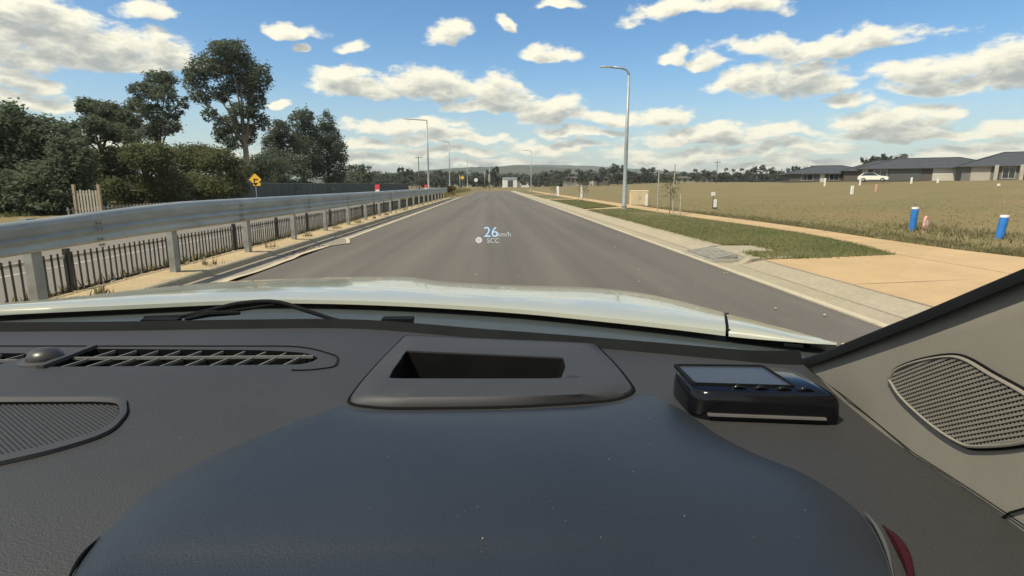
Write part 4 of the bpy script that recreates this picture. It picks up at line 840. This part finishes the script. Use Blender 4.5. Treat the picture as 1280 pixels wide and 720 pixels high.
# bonnet: rear edge and crest read off the photograph at bonnet height, then falling away in front
def bonnet():
    rear_px = smooth_line([(-120,398,0),(0,389,0),(150,382,0),(300,375.5,0),(400,375,0),(520,379,0),(650,387,0),(760,397.5,0),(840,406,0),(907,414,0)], 40)
    crest_px = smooth_line([(-160,392,0),(0,380,0),(85,372,0),(200,359,0),(300,351,0),(420,346.5,0),(505,346,0),(528,348.5,0),(560,352.5,0),(640,356.5,0),(740,359.5,0),(800,366,0),(850,376,0),(903,390,0)], 40)
    def mk(rp, cp, wing=False):
        Ls = [[] for _ in range(8)]
        for r_, c in zip(rp, cp):
            A = gp(r_.x, r_.y, 1.085); C_ = gp(c.x, c.y, 1.055 if not wing else 1.055+0.027*sm(907,1046,c.x))
            e_ = 1-sm(907,1040,c.x) if wing else 1.0; q = A.lerp(C_, 0.06)+Vector((0,0,0.006*e_)); h1 = A.lerp(C_, 0.4)+Vector((0,0,0.012*e_)); h2 = A.lerp(C_, 0.75)+Vector((0,0,0.008*e_)); d = (C_-A); d.z = 0; d.normalize()
            lip = A+Vector((0,0,-0.012*(0.3+0.7*e_)))-d*0.002; q.z += 0.004*e_
            for k, p in enumerate((lip, A, q, h1, h2, C_, C_+d*(0.35 if not wing else 0.012)-Vector((0,0,0.09 if not wing else 0.02)), C_+d*(0.62 if not wing else 0.03)-Vector((0,0,0.5)))): Ls[k].append(p)
        return MB().loops(Ls, closed=False)
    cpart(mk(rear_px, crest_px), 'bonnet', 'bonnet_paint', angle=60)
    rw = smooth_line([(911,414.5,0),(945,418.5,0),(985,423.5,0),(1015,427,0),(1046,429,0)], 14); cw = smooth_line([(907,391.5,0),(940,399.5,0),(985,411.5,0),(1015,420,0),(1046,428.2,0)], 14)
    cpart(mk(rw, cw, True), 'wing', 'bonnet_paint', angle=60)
    # gap between bonnet and wing
    a = gp(909,391,1.048); b2 = gp(910,415,1.06); cpart(MB().bar(gp(908.5,393.5,1.056), gp(910,414.5,1.084), 0.010, 0.012), 'panel_gap', 'rubber')
    # bonnet-side strake visible as a badge strip on the wing foot
    a = at(980,431,1.14); cpart(MB().bar(at(980,430.5,1.14), at(1004,433,1.12), 0.004, 0.005), 'wing_clip', 'rubber')
    return rear_px
rear_px = bonnet()
# windscreen base curve (where the glass meets the dash) and its black border
ws_px = [(-160,414),(0,413.5),(150,412.5),(300,410),(450,410),(600,422),(700,430),(800,438.5),(920,449.5),(968,453.5),(1002,454.5)]
ws_base = smooth_line([gp(x, y, ZD) for x, y in ws_px], 60)
def pil_x(Y): return 0.392+0.05*max(0.0, (Y-0.42)/0.32)**2
def onpil(px, py, off=0.0):
    d = ray(px, py); t = 0.4/d.x
    for _ in range(30): t = (pil_x(t*d.y)-off)/d.x
    return O+d*t
pil_px = [(1002,454.5),(1022,449.5),(1046,440.5),(1075,429),(1110,415),(1150,399),(1200,378),(1240,361),(1285,342),(1340,318)]
pil_top = [onpil(x, y) for x, y in pil_px]
def black_border():
    lo = ws_base; up_ = []
    n = len(lo)
    for i, p in enumerate(lo): up_.append(p+Vector((0,0.008,0.0135 if i < n-12 else 0.0135+(i-n+12)*0.0004)))
    mb = MB(); mb.loops([[p+Vector((0,-0.012,-0.006)) for p in lo], [p+Vector((0,-0.003,0.0035)) for p in lo], up_], closed=False); cpart(mb, 'black_border', 'rubber')
    pl = smooth_line(pil_top, 40); mb = MB(); w = [0.012-0.006*k/39 for k in range(40)]
    mb.loops([[p+Vector((-0.006,0,-0.007)) for p in pl], [p+Vector((-0.005,0.001,w[k]*0.3)) for k, p in enumerate(pl)], [p+Vector((-0.001,0.002,w[k]*0.6)) for k, p in enumerate(pl)], [p+Vector((0.035,0.004,w[k]*0.55)) for k, p in enumerate(pl)]], closed=False); cpart(mb, 'pillar_seal', 'rubber', smooth=True)
black_border()
def cowl():
    rp = tr([(p.x, p.y, 0) for p in rear_px]+[(945,418.5,0),(985,423.5,0),(1015,427,0),(1046,429,0)], 60); Ls = [[], [], [], []]
    for p, w in zip(rp, ws_base):
        A = gp(p.x, p.y, 1.06); e = w+Vector((0,0.030,-0.012)); Ls[0].append(A+Vector((0,0.05,-0.01))); Ls[1].append(A.lerp(e,.2)+Vector((0,0,-.03))); Ls[2].append(A.lerp(e,.6)+Vector((0,0,-.012))); Ls[3].append(e)
    c = cpart(MB().loops(Ls, closed=False), 'cowl_panel', 'cowl_plastic', smooth=True)
    a = at(478,402,1.05); b2 = at(517,403.5,1.05); m_ = (a+b2)/2
    br = MB(); br.loops([[m_+Vector((sx*w*0.5, dy, dz)) for sx, dy in ((-1,-.012),(1,-.012),(1,.012),(-1,.012))] for w, dz in ((0.052,-0.012),(0.060,0.004),(0.058,0.009))], True, True); cpart(br, 'washer_nozzle', 'rubber')
cowl()
def wiper():
    P = lambda x, y, Y: at(x, y, Y)
    w = MB(); w.tube(smooth_line([P(180,399,1.10), P(225,396,1.12), P(262,388,1.14), P(300,379.5,1.15), P(345,377.5,1.14), P(385,389,1.11), P(425,401,1.08), P(470,406,1.05)], 30), [0.0028+0.0022*math.sin(math.pi*k/29) for k in range(30)], 8)
    arm = cpart(w, 'wiper_arm', 'rubber', smooth=True)
    cpart(MB().tube(smooth_line([P(180,397,1.105), P(240,394.5,1.13), P(300,387,1.15), P(348,380,1.14)], 14), 0.004, 6), 'wiper_blade', 'rubber')
    cpart(MB().tube([P(232,399,1.10), P(262,392,1.10), P(300,391,1.11)], [0.004,0.007,0.004], 8), 'wiper_link', 'rubber')
    cpart(MB().bar(P(180,402,1.06), P(224,402,1.06), 0.02, 0.012), 'wiper_pivot_cover', 'rubber')
wiper()
def glass():
    Ls = []
    for k in range(9):
        t = k/8; Ls.append([p+Vector((-0.10*t*(p.x+0.45), 0.006-0.86*t, 0.008+0.50*t+0.05*math.sin(math.pi*t))) for p in ws_base])
    o = cpart(MB().loops(Ls, closed=False), 'windscreen', 'windscreen_glass', smooth=True)
    return Ls
GL = glass()
# the speed readout on the glass
def readout():
    c = at(620, 291, 0.60); sx = 0.60/F
    root = None
    def text(s, px, py, hpx, m, name, wscale=1.0):
        cu = bpy.data.curves.new(name, 'FONT'); cu.body = s; cu.size = 1.0; cu.align_x = 'LEFT'; to = bpy.data.objects.new('tmp', cu); col.objects.link(to)
        bpy.context.view_layer.update(); me = bpy.data.meshes.new_from_object(to.evaluated_get(bpy.context.evaluated_depsgraph_get())); bpy.data.objects.remove(to)
        me.name = name; me.materials.clear(); me.materials.append(MATS[m])
        hgt = hpx*sx/0.72; p = at(px, py, 0.60)
        me.transform(Matrix.Diagonal((hgt*wscale, hgt, 1, 1))); me.transform(Matrix.Rotation(R(62), 4, 'X') ); me.transform(Matrix.Translation(p))
        o = link(name, me, CAR); o.matrix_parent_inverse = Matrix.Translation((0,-0.5,0)); return o
    text('26', 604.5, 296, 14.0, 'readout_blue', 'speed_readout', 0.95); text('km/h', 621.5, 295.5, 6.5, 'readout_dim', 'speed_unit', 0.95); text('SCC', 608.5, 303.5, 6.5, 'readout_dim', 'cruise_readout', 0.95)
    p = at(598.5, 300, 0.60); mb = MB(); n = 20; r1, r2 = 3.9*sx, 2.2*sx; ux = Vector((1,0,0)); uy = Vector((0,math.cos(R(62)),math.sin(R(62))))
    ring = lambda r: [p+ux*r*math.cos(2*math.pi*k/n)+uy*r*math.sin(2*math.pi*k/n) for k in range(n)]
    mb.loops([ring(r1), ring(r2)]); mb.add(ring(1.3*sx), [tuple(range(n))]); cpart(mb, 'cruise_symbol', 'readout_white')
readout()
# dashboard sheet with true openings for the vents and the speaker
def P2(pts, z=ZD): return [tuple(gp(x, y, z)[:2]) for x, y in pts]
VENT = roundpoly(P2([(118,436),(330,437.5),(385,441),(400,448.5),(380,455.5),(200,457.5),(62,458.5)]), [0.004,0.05,0.03,0.012,0.03,0.05,0.003], 4)
VENT2 = roundpoly(P2([(-110,441),(30,441.5),(38,445),(12,452),(-20,460),(-110,461)]), 0.004, 4)
SPK = roundpoly(P2([(-90,503),(120,502),(147,503.5),(150,517),(132,538),(60,558),(-90,590)]), [0.01,0.05,0.012,0.012,0.03,0.05,0.01], 5)
HUDO = P2([(506,421),(744,430.5),(775,462),(796,491),(768,502),(640,510.5),(480,512),(432,506),(450,480),(480,447)])
HUDH = roundpoly(P2([(498,437),(705,445),(712,473),(480,473)]), 0.004, 3)
def dz(x, y):
    z = ZD-0.02*sm(0.42, 0.12, y); return z
def dashboard():
    front = [(p.x, p.y-0.004) for p in ws_base]; outer = [(-1.3,0.12),(0.395,0.12),(0.394,0.40),(0.396,0.50)]+front[::-1]+[(-1.3,front[0][1])]
    v_, f_ = sheet(outer, [VENT, VENT2, SPK, HUDH], 0.035, dz); mb = MB(); mb.add(v_, f_)
    o = cpart(mb, 'dashboard', 'dash_plastic', smooth=True)
    front3 = [(x, y, dz(x, y)) for x, y in front]
    return o
DASH = dashboard()
def well(poly, depth, name, m='vent_black', z=ZD, parent=None):
    n = len(poly); mb = MB(); mb.loops([[(p[0], p[1], z) for p in poly], [(p[0], p[1], z-depth) for p in poly]], False, True); return cpart(mb, name, m)
def vent(poly, name, cross, lean, zo=ZD):
    root = well(poly, 0.05, name); xs = [p[0] for p in poly]; ys = [p[1] for p in poly]
    y_m = (min(ys)+max(ys))/2; mb = MB()
    for a, b2 in clip_line((min(xs)-.1, y_m+0.002), (max(xs)+.1, y_m-0.002), poly): MB().bar((a.x,a.y,zo-0.002), (b2.x,b2.y,zo-0.002), 0.003, 0.004).build('slat', 'slat_plastic', root)
    x = min(xs)-0.1
    while x < max(xs)+0.05:
        for a, b2 in clip_line((x, min(ys)-.02), (x+lean, max(ys)+.02), poly): MB().bar((a.x,a.y,zo-0.004), (b2.x,b2.y,zo-0.004), 0.0024, 0.004).build('slat', 'slat_plastic', root)
        x += cross
    return root
V1 = vent(VENT, 'defrost_vent', 0.0345, 0.036); vent(VENT2, 'defrost_vent', 0.0345, 0.036)
# raised bezel line round the vent
def rib_loop(pts, w, h, name, m, z=ZD+0.0005, closed=True, parent=None):
    P = [Vector((p[0], p[1], z)) for p in pts]; n = len(P); L0, L1, L2 = [], [], []
    for i, p in enumerate(P):
        a = P[i-1] if (closed or i > 0) else p; b2 = P[(i+1) % n] if (closed or i < n-1) else p; t = (b2-a).normalized(); nn = Vector((-t.y, t.x, 0))
        L0.append(p-nn*w/2); L1.append(p+Vector((0,0,h))); L2.append(p+nn*w/2)
    return cpart(MB().loops([L0, L1, L2], closed=closed), name, m, parent, smooth=True)
rib_loop(roundpoly(P2([(-110,433),(380,433),(424,446),(420,459),(380,464)]), [0.01,0.06,0.02,0.012,0.02], 6)[4:], 0.003, -0.0015, 'vent_seam', 'vent_black', ZD+0.0012, closed=False)
mb = MB(); a, b2 = P2([(118,434.5),(50,461)]); mb.bar((a[0],a[1],ZD+.002), (b2[0],b2[1],ZD+.002), 0.010, 0.006); cpart(mb, 'vent_divider', 'bezel_plastic')
def sensor():
    c = gp(57,450,ZD); n = 20; mb = MB(); mb.loops([[c+Vector((r*0.0215*math.cos(2*math.pi*k/n), r*0.0215*math.sin(2*math.pi*k/n), z)) for k in range(n)] for r, z in ((1.0,0),(1.04,0.004),(0.98,0.009),(0.80,0.014),(0.5,0.0172),(0.15,0.0185))], False, True)
    o = cpart(mb, 'light_sensor', 'sensor_plastic', smooth=True)
    mb = MB(); mb.loops([[c+Vector((r*0.0215*math.cos(2*math.pi*k/n), r*0.0215*math.sin(2*math.pi*k/n), z)) for k in range(n)] for r, z in ((1.5,0.0006),(1.06,0.003))]); cpart(mb, 'sensor_base', 'bezel_plastic', smooth=True)
sensor()
def grille2(poly, to3, pitch, w, h, ang, parent, m, name='grille_bar', lim=None):
    """crossing bars over an opening; to3 maps the 2-D outline to space with a lift"""
    c = Vector((sum(p[0] for p in poly)/len(poly), sum(p[1] for p in poly)/len(poly))); bars = []
    for a_ in ang:
        d = Vector((math.cos(a_), math.sin(a_))); nn = Vector((-d.y, d.x)); k = -0.3
        while k < 0.3:
            q = c+nn*k
            for s, e in clip_line(q-d*0.5, q+d*0.5, poly): bars.append((s, e, a_))
            k += pitch
    return bars
def speaker_left():
    root = well(SPK, 0.03, 'speaker_grille'); bars = grille2(SPK, None, 0.0040, 0, 0, (R(24), R(-38)), None, None); mb = MB()
    for s, e, a_ in bars: mb.bar((s.x,s.y,ZD-0.0035 - (0.0008 if a_ > 0 else 0)), (e.x,e.y,ZD-0.0035 - (0.0008 if a_ > 0 else 0)), 0.0022, 0.0014)
    tag(mb.build('grille_mesh', 'bezel_plastic', root), kind='stuff')
    out = roundpoly(P2([(-100,498),(130,497.5),(158,499.5),(160,519),(138,545),(64,568),(-100,604)]), [0.01,0.05,0.014,0.014,0.03,0.05,0.01], 5)
    n = len(out); mb = MB(); mb.loops([[(p.x,p.y,ZD-0.001) for p in out], [(p.x*.97+q[0]*.03,p.y*.97+q[1]*.03,ZD+0.004) for p, q in zip(out, SPK)], [(p.x*.35+q[0]*.65,p.y*.35+q[1]*.65,ZD+0.0045) for p, q in zip(out, SPK)], [(q[0],q[1],ZD-0.002) for q in SPK]]); cpart(mb, 'speaker_ring', 'bezel_plastic', angle=35)
    rib_loop([p for p in out], 0.003, 0.0008, 'speaker_gasket', 'vent_black', ZD-0.0002)
speaker_left()
# head-up display hood: a raised frame round a deep opening
def hud():
    rr = [0.008,0.010,0.04,0.02,0.03,0.05,0.05,0.018,0.04,0.04]; o0 = roundpoly(HUDO, rr, 4)
    mid_px = [(520,428),(720,436),(742,460),(755,483),(735,493),(640,496),(500,497),(465,493),(476,477),(498,449)]; o1 = roundpoly([tuple(gp(x, y, ZD+.012)[:2]) for x, y in mid_px], rr, 4)
    in_px = [(506,438),(704,446.5),(707,458),(702,472),(680,473.5),(600,474),(530,474),(486,472.5),(491,462),(502,447)]; o2 = roundpoly([tuple(gp(x, y, ZD+.013)[:2]) for x, y in in_px], [0.004,0.004,0.004,0.004,0.01,0.01,0.01,0.004,0.004,0.01], 4)
    in2 = [(0.5*(p.x)+0.5*q.x, 0.5*p.y+0.5*q.y) for p, q in zip(o1, o2)]
    L = [[(p.x,p.y,ZD-0.002) for p in o0], [(p.x*.90+q.x*.10,p.y*.90+q.y*.10,ZD+0.0045) for p, q in zip(o0, o1)], [(p.x*.45+q.x*.55,p.y*.45+q.y*.55,ZD+0.0100) for p, q in zip(o0, o1)], [(p.x,p.y,ZD+0.0125) for p in o1], [(p[0],p[1],ZD+0.0132) for p in in2], [(p.x,p.y,ZD+0.013) for p in o2], [(p.x,p.y,ZD+0.0105) for p in o2]]
    o = cpart(MB().loops(L), 'head_up_display', 'bezel_plastic', angle=40)
    cc = Vector((sum(p.x for p in o2)/len(o2), sum(p.y for p in o2)/len(o2)))
    w = MB(); w.loops([[(p.x,p.y,ZD+0.0106) for p in o2], [(p.x*.94+cc.x*.06,p.y*.94+cc.y*.06,ZD-0.03) for p in o2], [(p.x*.92+cc.x*.08,p.y*.92+cc.y*.08,ZD-0.07) for p in o2]]); w.build('opening', 'vent_black', o, angle=30)
    mb = MB(); mb.loops([[(p.x*.92+cc.x*.08,p.y*.92+cc.y*.08,ZD-0.068) for p in o2]], True); mb.f = [tuple(range(len(o2)))]; mb.build('mirror', 'screen_glass', o)
    rib_loop([(p.x, p.y) for p in o0], 0.0045, 0.0022, 'display_gap_shade', 'vent_black', ZD+0.0006)  # added black strip standing in for the shaded gap round the frame
hud()
# instrument hood: the broad smooth cover nearest the eye
HOOD_PX = [(84,735),(100,703),(120,677),(150,648),(200,606),(300,555),(428,506),(440,511.5),(480,513.5),(640,512),(770,503.5),(800,492),(826,499),(860,517),(900,545),(950,570),(1000,590),(1050,620),(1082,650),(1104,690),(1118,735)]
HOOD = P2(HOOD_PX, ZD+.002)
HOOD2 = [tuple(p) for p in smooth_line([(x, y, 0) for x, y in HOOD[:7]], 30)]+[tuple(p) for p in smooth_line([(x, y, 0) for x, y in HOOD[6:12]], 20)][1:-1]+[tuple(p) for p in smooth_line([(x, y, 0) for x, y in HOOD[11:]], 40)]
HOOD2 = [(p[0], p[1]) for p in HOOD2]
HOODX = HOOD2+[(HOOD2[-1][0]-0.005, 0.18), (HOOD2[0][0]+0.005, 0.18)]
def instrument_hood():
    def hz(x, y): return ZD+0.002+0.016*(1-math.exp(-dist_edge((x, y), HOODX[:-2])/0.045))
    v_, f_ = sheet(HOODX, [], 0.025, hz); mb = MB(); mb.add(v_, f_); n = len(HOODX)
    mb.loops([[(x, y, hz(x, y)) for x, y in HOODX], [(x, y, ZD-0.03) for x, y in HOODX]], closed=True)
    o = cpart(mb, 'instrument_hood', 'hood_plastic', angle=50)
    # edge seams low on both sides, a pale strip and a dark red trim by the right end
    def strip(px, z, w, name, m, h=0.003):
        pts = smooth_line([gp(x, y, z) for x, y in px], 16); cpart(MB().tube(pts, [w*max(0.15, math.sin(math.pi*(k+.3)/15.6)) for k in range(16)], 6), name, m, smooth=True)
    strip([(80,735),(95,706),(108,688),(125,671)], ZD+0.003, 0.0016, 'hood_seam', 'vent_black')
    strip([(1078,637),(1094,656),(1108,685),(1118,725)], ZD+0.006, 0.0016, 'hood_edge_strip', 'chrome_edge')
    strip([(1104,657),(1120,676),(1134,702),(1142,740)], ZD-0.001, 0.0042, 'instrument_trim', 'red_trim')
    strip([(1108,660),(1122,680),(1133,706),(1139,740)], ZD+0.003, 0.0009, 'instrument_trim_edge', 'red_trim')
instrument_hood()
# pillar trim with the tweeter grille
def pillar():
    tp = smooth_line(pil_top, 30); ys = [p.y for p in tp]; zs = [p.z for p in tp]
    s = (zs[-1]-zs[-6])/(ys[-1]-ys[-6]); cols = [(p.y, p.z, p.x) for p in tp]; y = ys[-1]
    while y > -0.25: y -= 0.05; cols.append((y, zs[-1]+s*(y-ys[-1]), pil_x(y)))
    L = [[] for _ in range(9)]
    for (y, zt, x) in cols:
        zb = ZD-0.03-0.10*sm(0.6, 0.2, y)
        for k in range(9):
            t = k/8; z = zb+(zt-zb)*t; L[k].append((pil_x(y)+0.004*(t**6)-0.0035*math.exp(-((t-.0)/.10)**2), y, z))
    L.append([(p[0]+0.03, p[1]+0.004, p[2]+0.006) for p in L[-1]])
    o = cpart(MB().loops(L, closed=False), 'pillar_trim', 'trim_fabric', smooth=True)
    # the moulded line where trim meets dash, and the joint far right
    cpart(MB().tube([onpil(x, y, 0.002) for x, y in ((1010,461),(1060,499),(1140,565),(1215,613),(1285,660))], 0.0005, 6), 'trim_seam', 'vent_black')
    cpart(MB().tube([onpil(x, y, 0.002) for x, y in ((1252,648),(1262,641),(1290,633))], 0.0009, 6), 'door_joint', 'vent_black')
    opx = [(1112,473),(1122,461),(1150,450),(1188,443.5),(1212,448),(1245,467),(1290,492),(1312,512),(1308,545),(1280,557),(1228,561),(1204,556),(1168,533),(1128,497)]
    pts = [onpil(x, y, 0.0) for x, y in opx]; c2 = [(p.y, p.z) for p in pts]; out = [(p.x, p.y) for p in smooth_line([(a, b2, 0) for a, b2 in c2+[c2[0]]], 60)][:-1]
    cy = sum(p[0] for p in out)/len(out); cz = sum(p[1] for p in out)/len(out)
    def shr(k): return [((p[0]-cy)*k+cy, (p[1]-cz)*k+cz) for p in out]
    def v3(q, off): return [(pil_x(a)-off, a, b2) for a, b2 in q]
    ring = MB(); ring.loops([v3(shr(1.0), 0.000), v3(shr(0.985), 0.0042), v3(shr(0.95), 0.0048), v3(shr(0.925), 0.0032)]); cpart(ring, 'tweeter_ring', 'trim_fabric', angle=40)
    rl = v3(shr(1.005), 0.001); cpart(MB().tube(rl+[rl[0]], 0.0014, 6, False), 'tweeter_gasket', 'vent_black')
    inner = shr(0.93); bk = MB(); bk.add(v3(inner, 0.0006), [tuple(range(len(inner)))]); root = cpart(bk, 'tweeter_grille', 'vent_black')
    mb = MB()
    for a_, off in ((R(-33), 0.0030), (R(62), 0.0022)):
        d = Vector((math.cos(a_), math.sin(a_))); nn = Vector((-d.y, d.x)); k = -0.12
        while k < 0.12:
            q = Vector((cy, cz))+nn*k
            for s_, e in clip_line(q-d*0.3, q+d*0.3, inner):
                st = 4
                for j in range(st):
                    A = s_.lerp(e, j/st); B_ = s_.lerp(e, (j+1)/st); mb.bar((pil_x(A.x)-off,A.x,A.y), (pil_x(B_.x)-off,B_.x,B_.y), 0.0018 if off > 0.0025 else 0.0013, 0.0012, (1,0,0))
            k += 0.0035
    tag(mb.build('grille_mesh', 'grille_weave', root), kind='stuff')
pillar()
# ------------------------------------------------------------------ black gadget lying on the dash
def gadget():
    zb, zt = ZD-0.012, ZD+0.032
    top = [tuple(gp(x, y, zt)[:2]) for x, y in ((872,489),(1050,495),(988,459),(841,457))]   # near left, near right, far right, far left
    cx = sum(p[0] for p in top)/4; cy = sum(p[1] for p in top)/4
    root = empty('dash_display', (cx, cy, ZD), 0, 'glossy black box with tilted screen lying on the dashboard by the pillar', 'display box')
    loc = [(p[0]-cx, p[1]-cy) for p in top]
    def lp(k, dx=0, dy=0): return roundpoly([(p[0]*k+dx, p[1]*k+dy) for p in loc], [0.022,0.010,0.02,0.026], 6)
    zz = [(-0.018,0.99),(-0.012,1.035),(0.006,1.05),(0.020,1.045),(0.027,1.025),(0.0310,0.99),(0.0322,0.95)]
    MB().loops([[(p.x,p.y,z) for p in lp(k)] for z, k in zz], True, True).build('case', 'gloss_black', root, angle=50)
    # screen recessed in a raised rim
    q = [Vector((p[0]*0.80-0.010, p[1]*0.72+0.010)) for p in loc]; q[1] = q[1].lerp(q[0], 0.10); q[2] = q[2].lerp(q[3], 0.10)
    ql = roundpoly(q, 0.004, 3); sc = MB().loops([[(p.x,p.y,z) for p in ql] for z in (0.0315,0.0332)], True, True).build('screen', 'screen_glass', root)
    rim = MB(); ql2 = roundpoly([p*1.07 for p in q], 0.005, 3); rim.loops([[(p.x,p.y,0.0318) for p in ql2], [(p.x,p.y,0.0348) for p in ql2], [(p.x,p.y,0.0348) for p in ql], [(p.x,p.y,0.0325) for p in ql]]); rim.build('screen_rim', 'rubber', root)
    a, b2 = Vector(loc[0]), Vector(loc[1]); inw = (Vector(loc[3])-a)
    for k in range(4):
        t0, t1 = 0.26+k*0.16, 0.38+k*0.16; s = a.lerp(b2, t0)+inw*0.13; e = a.lerp(b2, t1)+inw*0.13; MB().tube([(s.x,s.y,0.0325), (s.lerp(e,.5).x,s.lerp(e,.5).y,0.0350), (e.x,e.y,0.0325)], [0.0012,0.0024,0.0012], 6).build('button', 'gloss_black', root, True)
    # silver strip along the near face
    s = a.lerp(b2, 0.10)*1.066; e = a.lerp(b2, 0.88)*1.066; MB().bar((s.x,s.y,0.0075), (e.x,e.y,0.0075), 0.006, 0.0022).build('silver_strip', 'silver_trim', root)
gadget()

dust = []
for _ in range(80):
    px, py = random.uniform(0, 1060), random.uniform(425, 715); p = gp(px, py, ZD); d_ = dz(p.x, p.y)
    if inside((p.x, p.y), HOODX): d_ = ZD+0.002+0.016*(1-math.exp(-dist_edge((p.x, p.y), HOODX[:-2])/0.045))
    elif any(inside((p.x, p.y), q_) for q_ in (VENT, VENT2, SPK, HUDO)) or p.x > 0.2: continue
    dust.append((p.x, p.y, d_+0.0004))
mb = MB()
for x, y, z in dust:
    w = random.uniform(0.0002, 0.00045)*(2.2 if random.random() < 0.06 else 1); a = random.uniform(0, 3.1); mb.box((x, y, z), (w*random.uniform(1, 2.5), w, 0.0004), a)
o = cpart(mb, 'dust', 'dirty_concrete'); o['kind'] = 'stuff'
# ------------------------------------------------------------------ air
hm = bpy.data.materials.new('haze'); hm.use_nodes = True; hn = hm.node_tree.nodes; hn.clear()
_o = hn.new('ShaderNodeOutputMaterial'); _v = hn.new('ShaderNodeVolumePrincipled'); _v.inputs['Color'].default_value = (0.80, 0.86, 0.88, 1); _v.inputs['Density'].default_value = 0.00017; _v.inputs['Anisotropy'].default_value = 0.2
hm.node_tree.links.new(_v.outputs[0], _o.inputs['Volume']); MATS['haze'] = hm
tag(MB().box((0, 2700, 56), (8600, 7200, 118)).build('haze', 'haze'), kind='stuff')
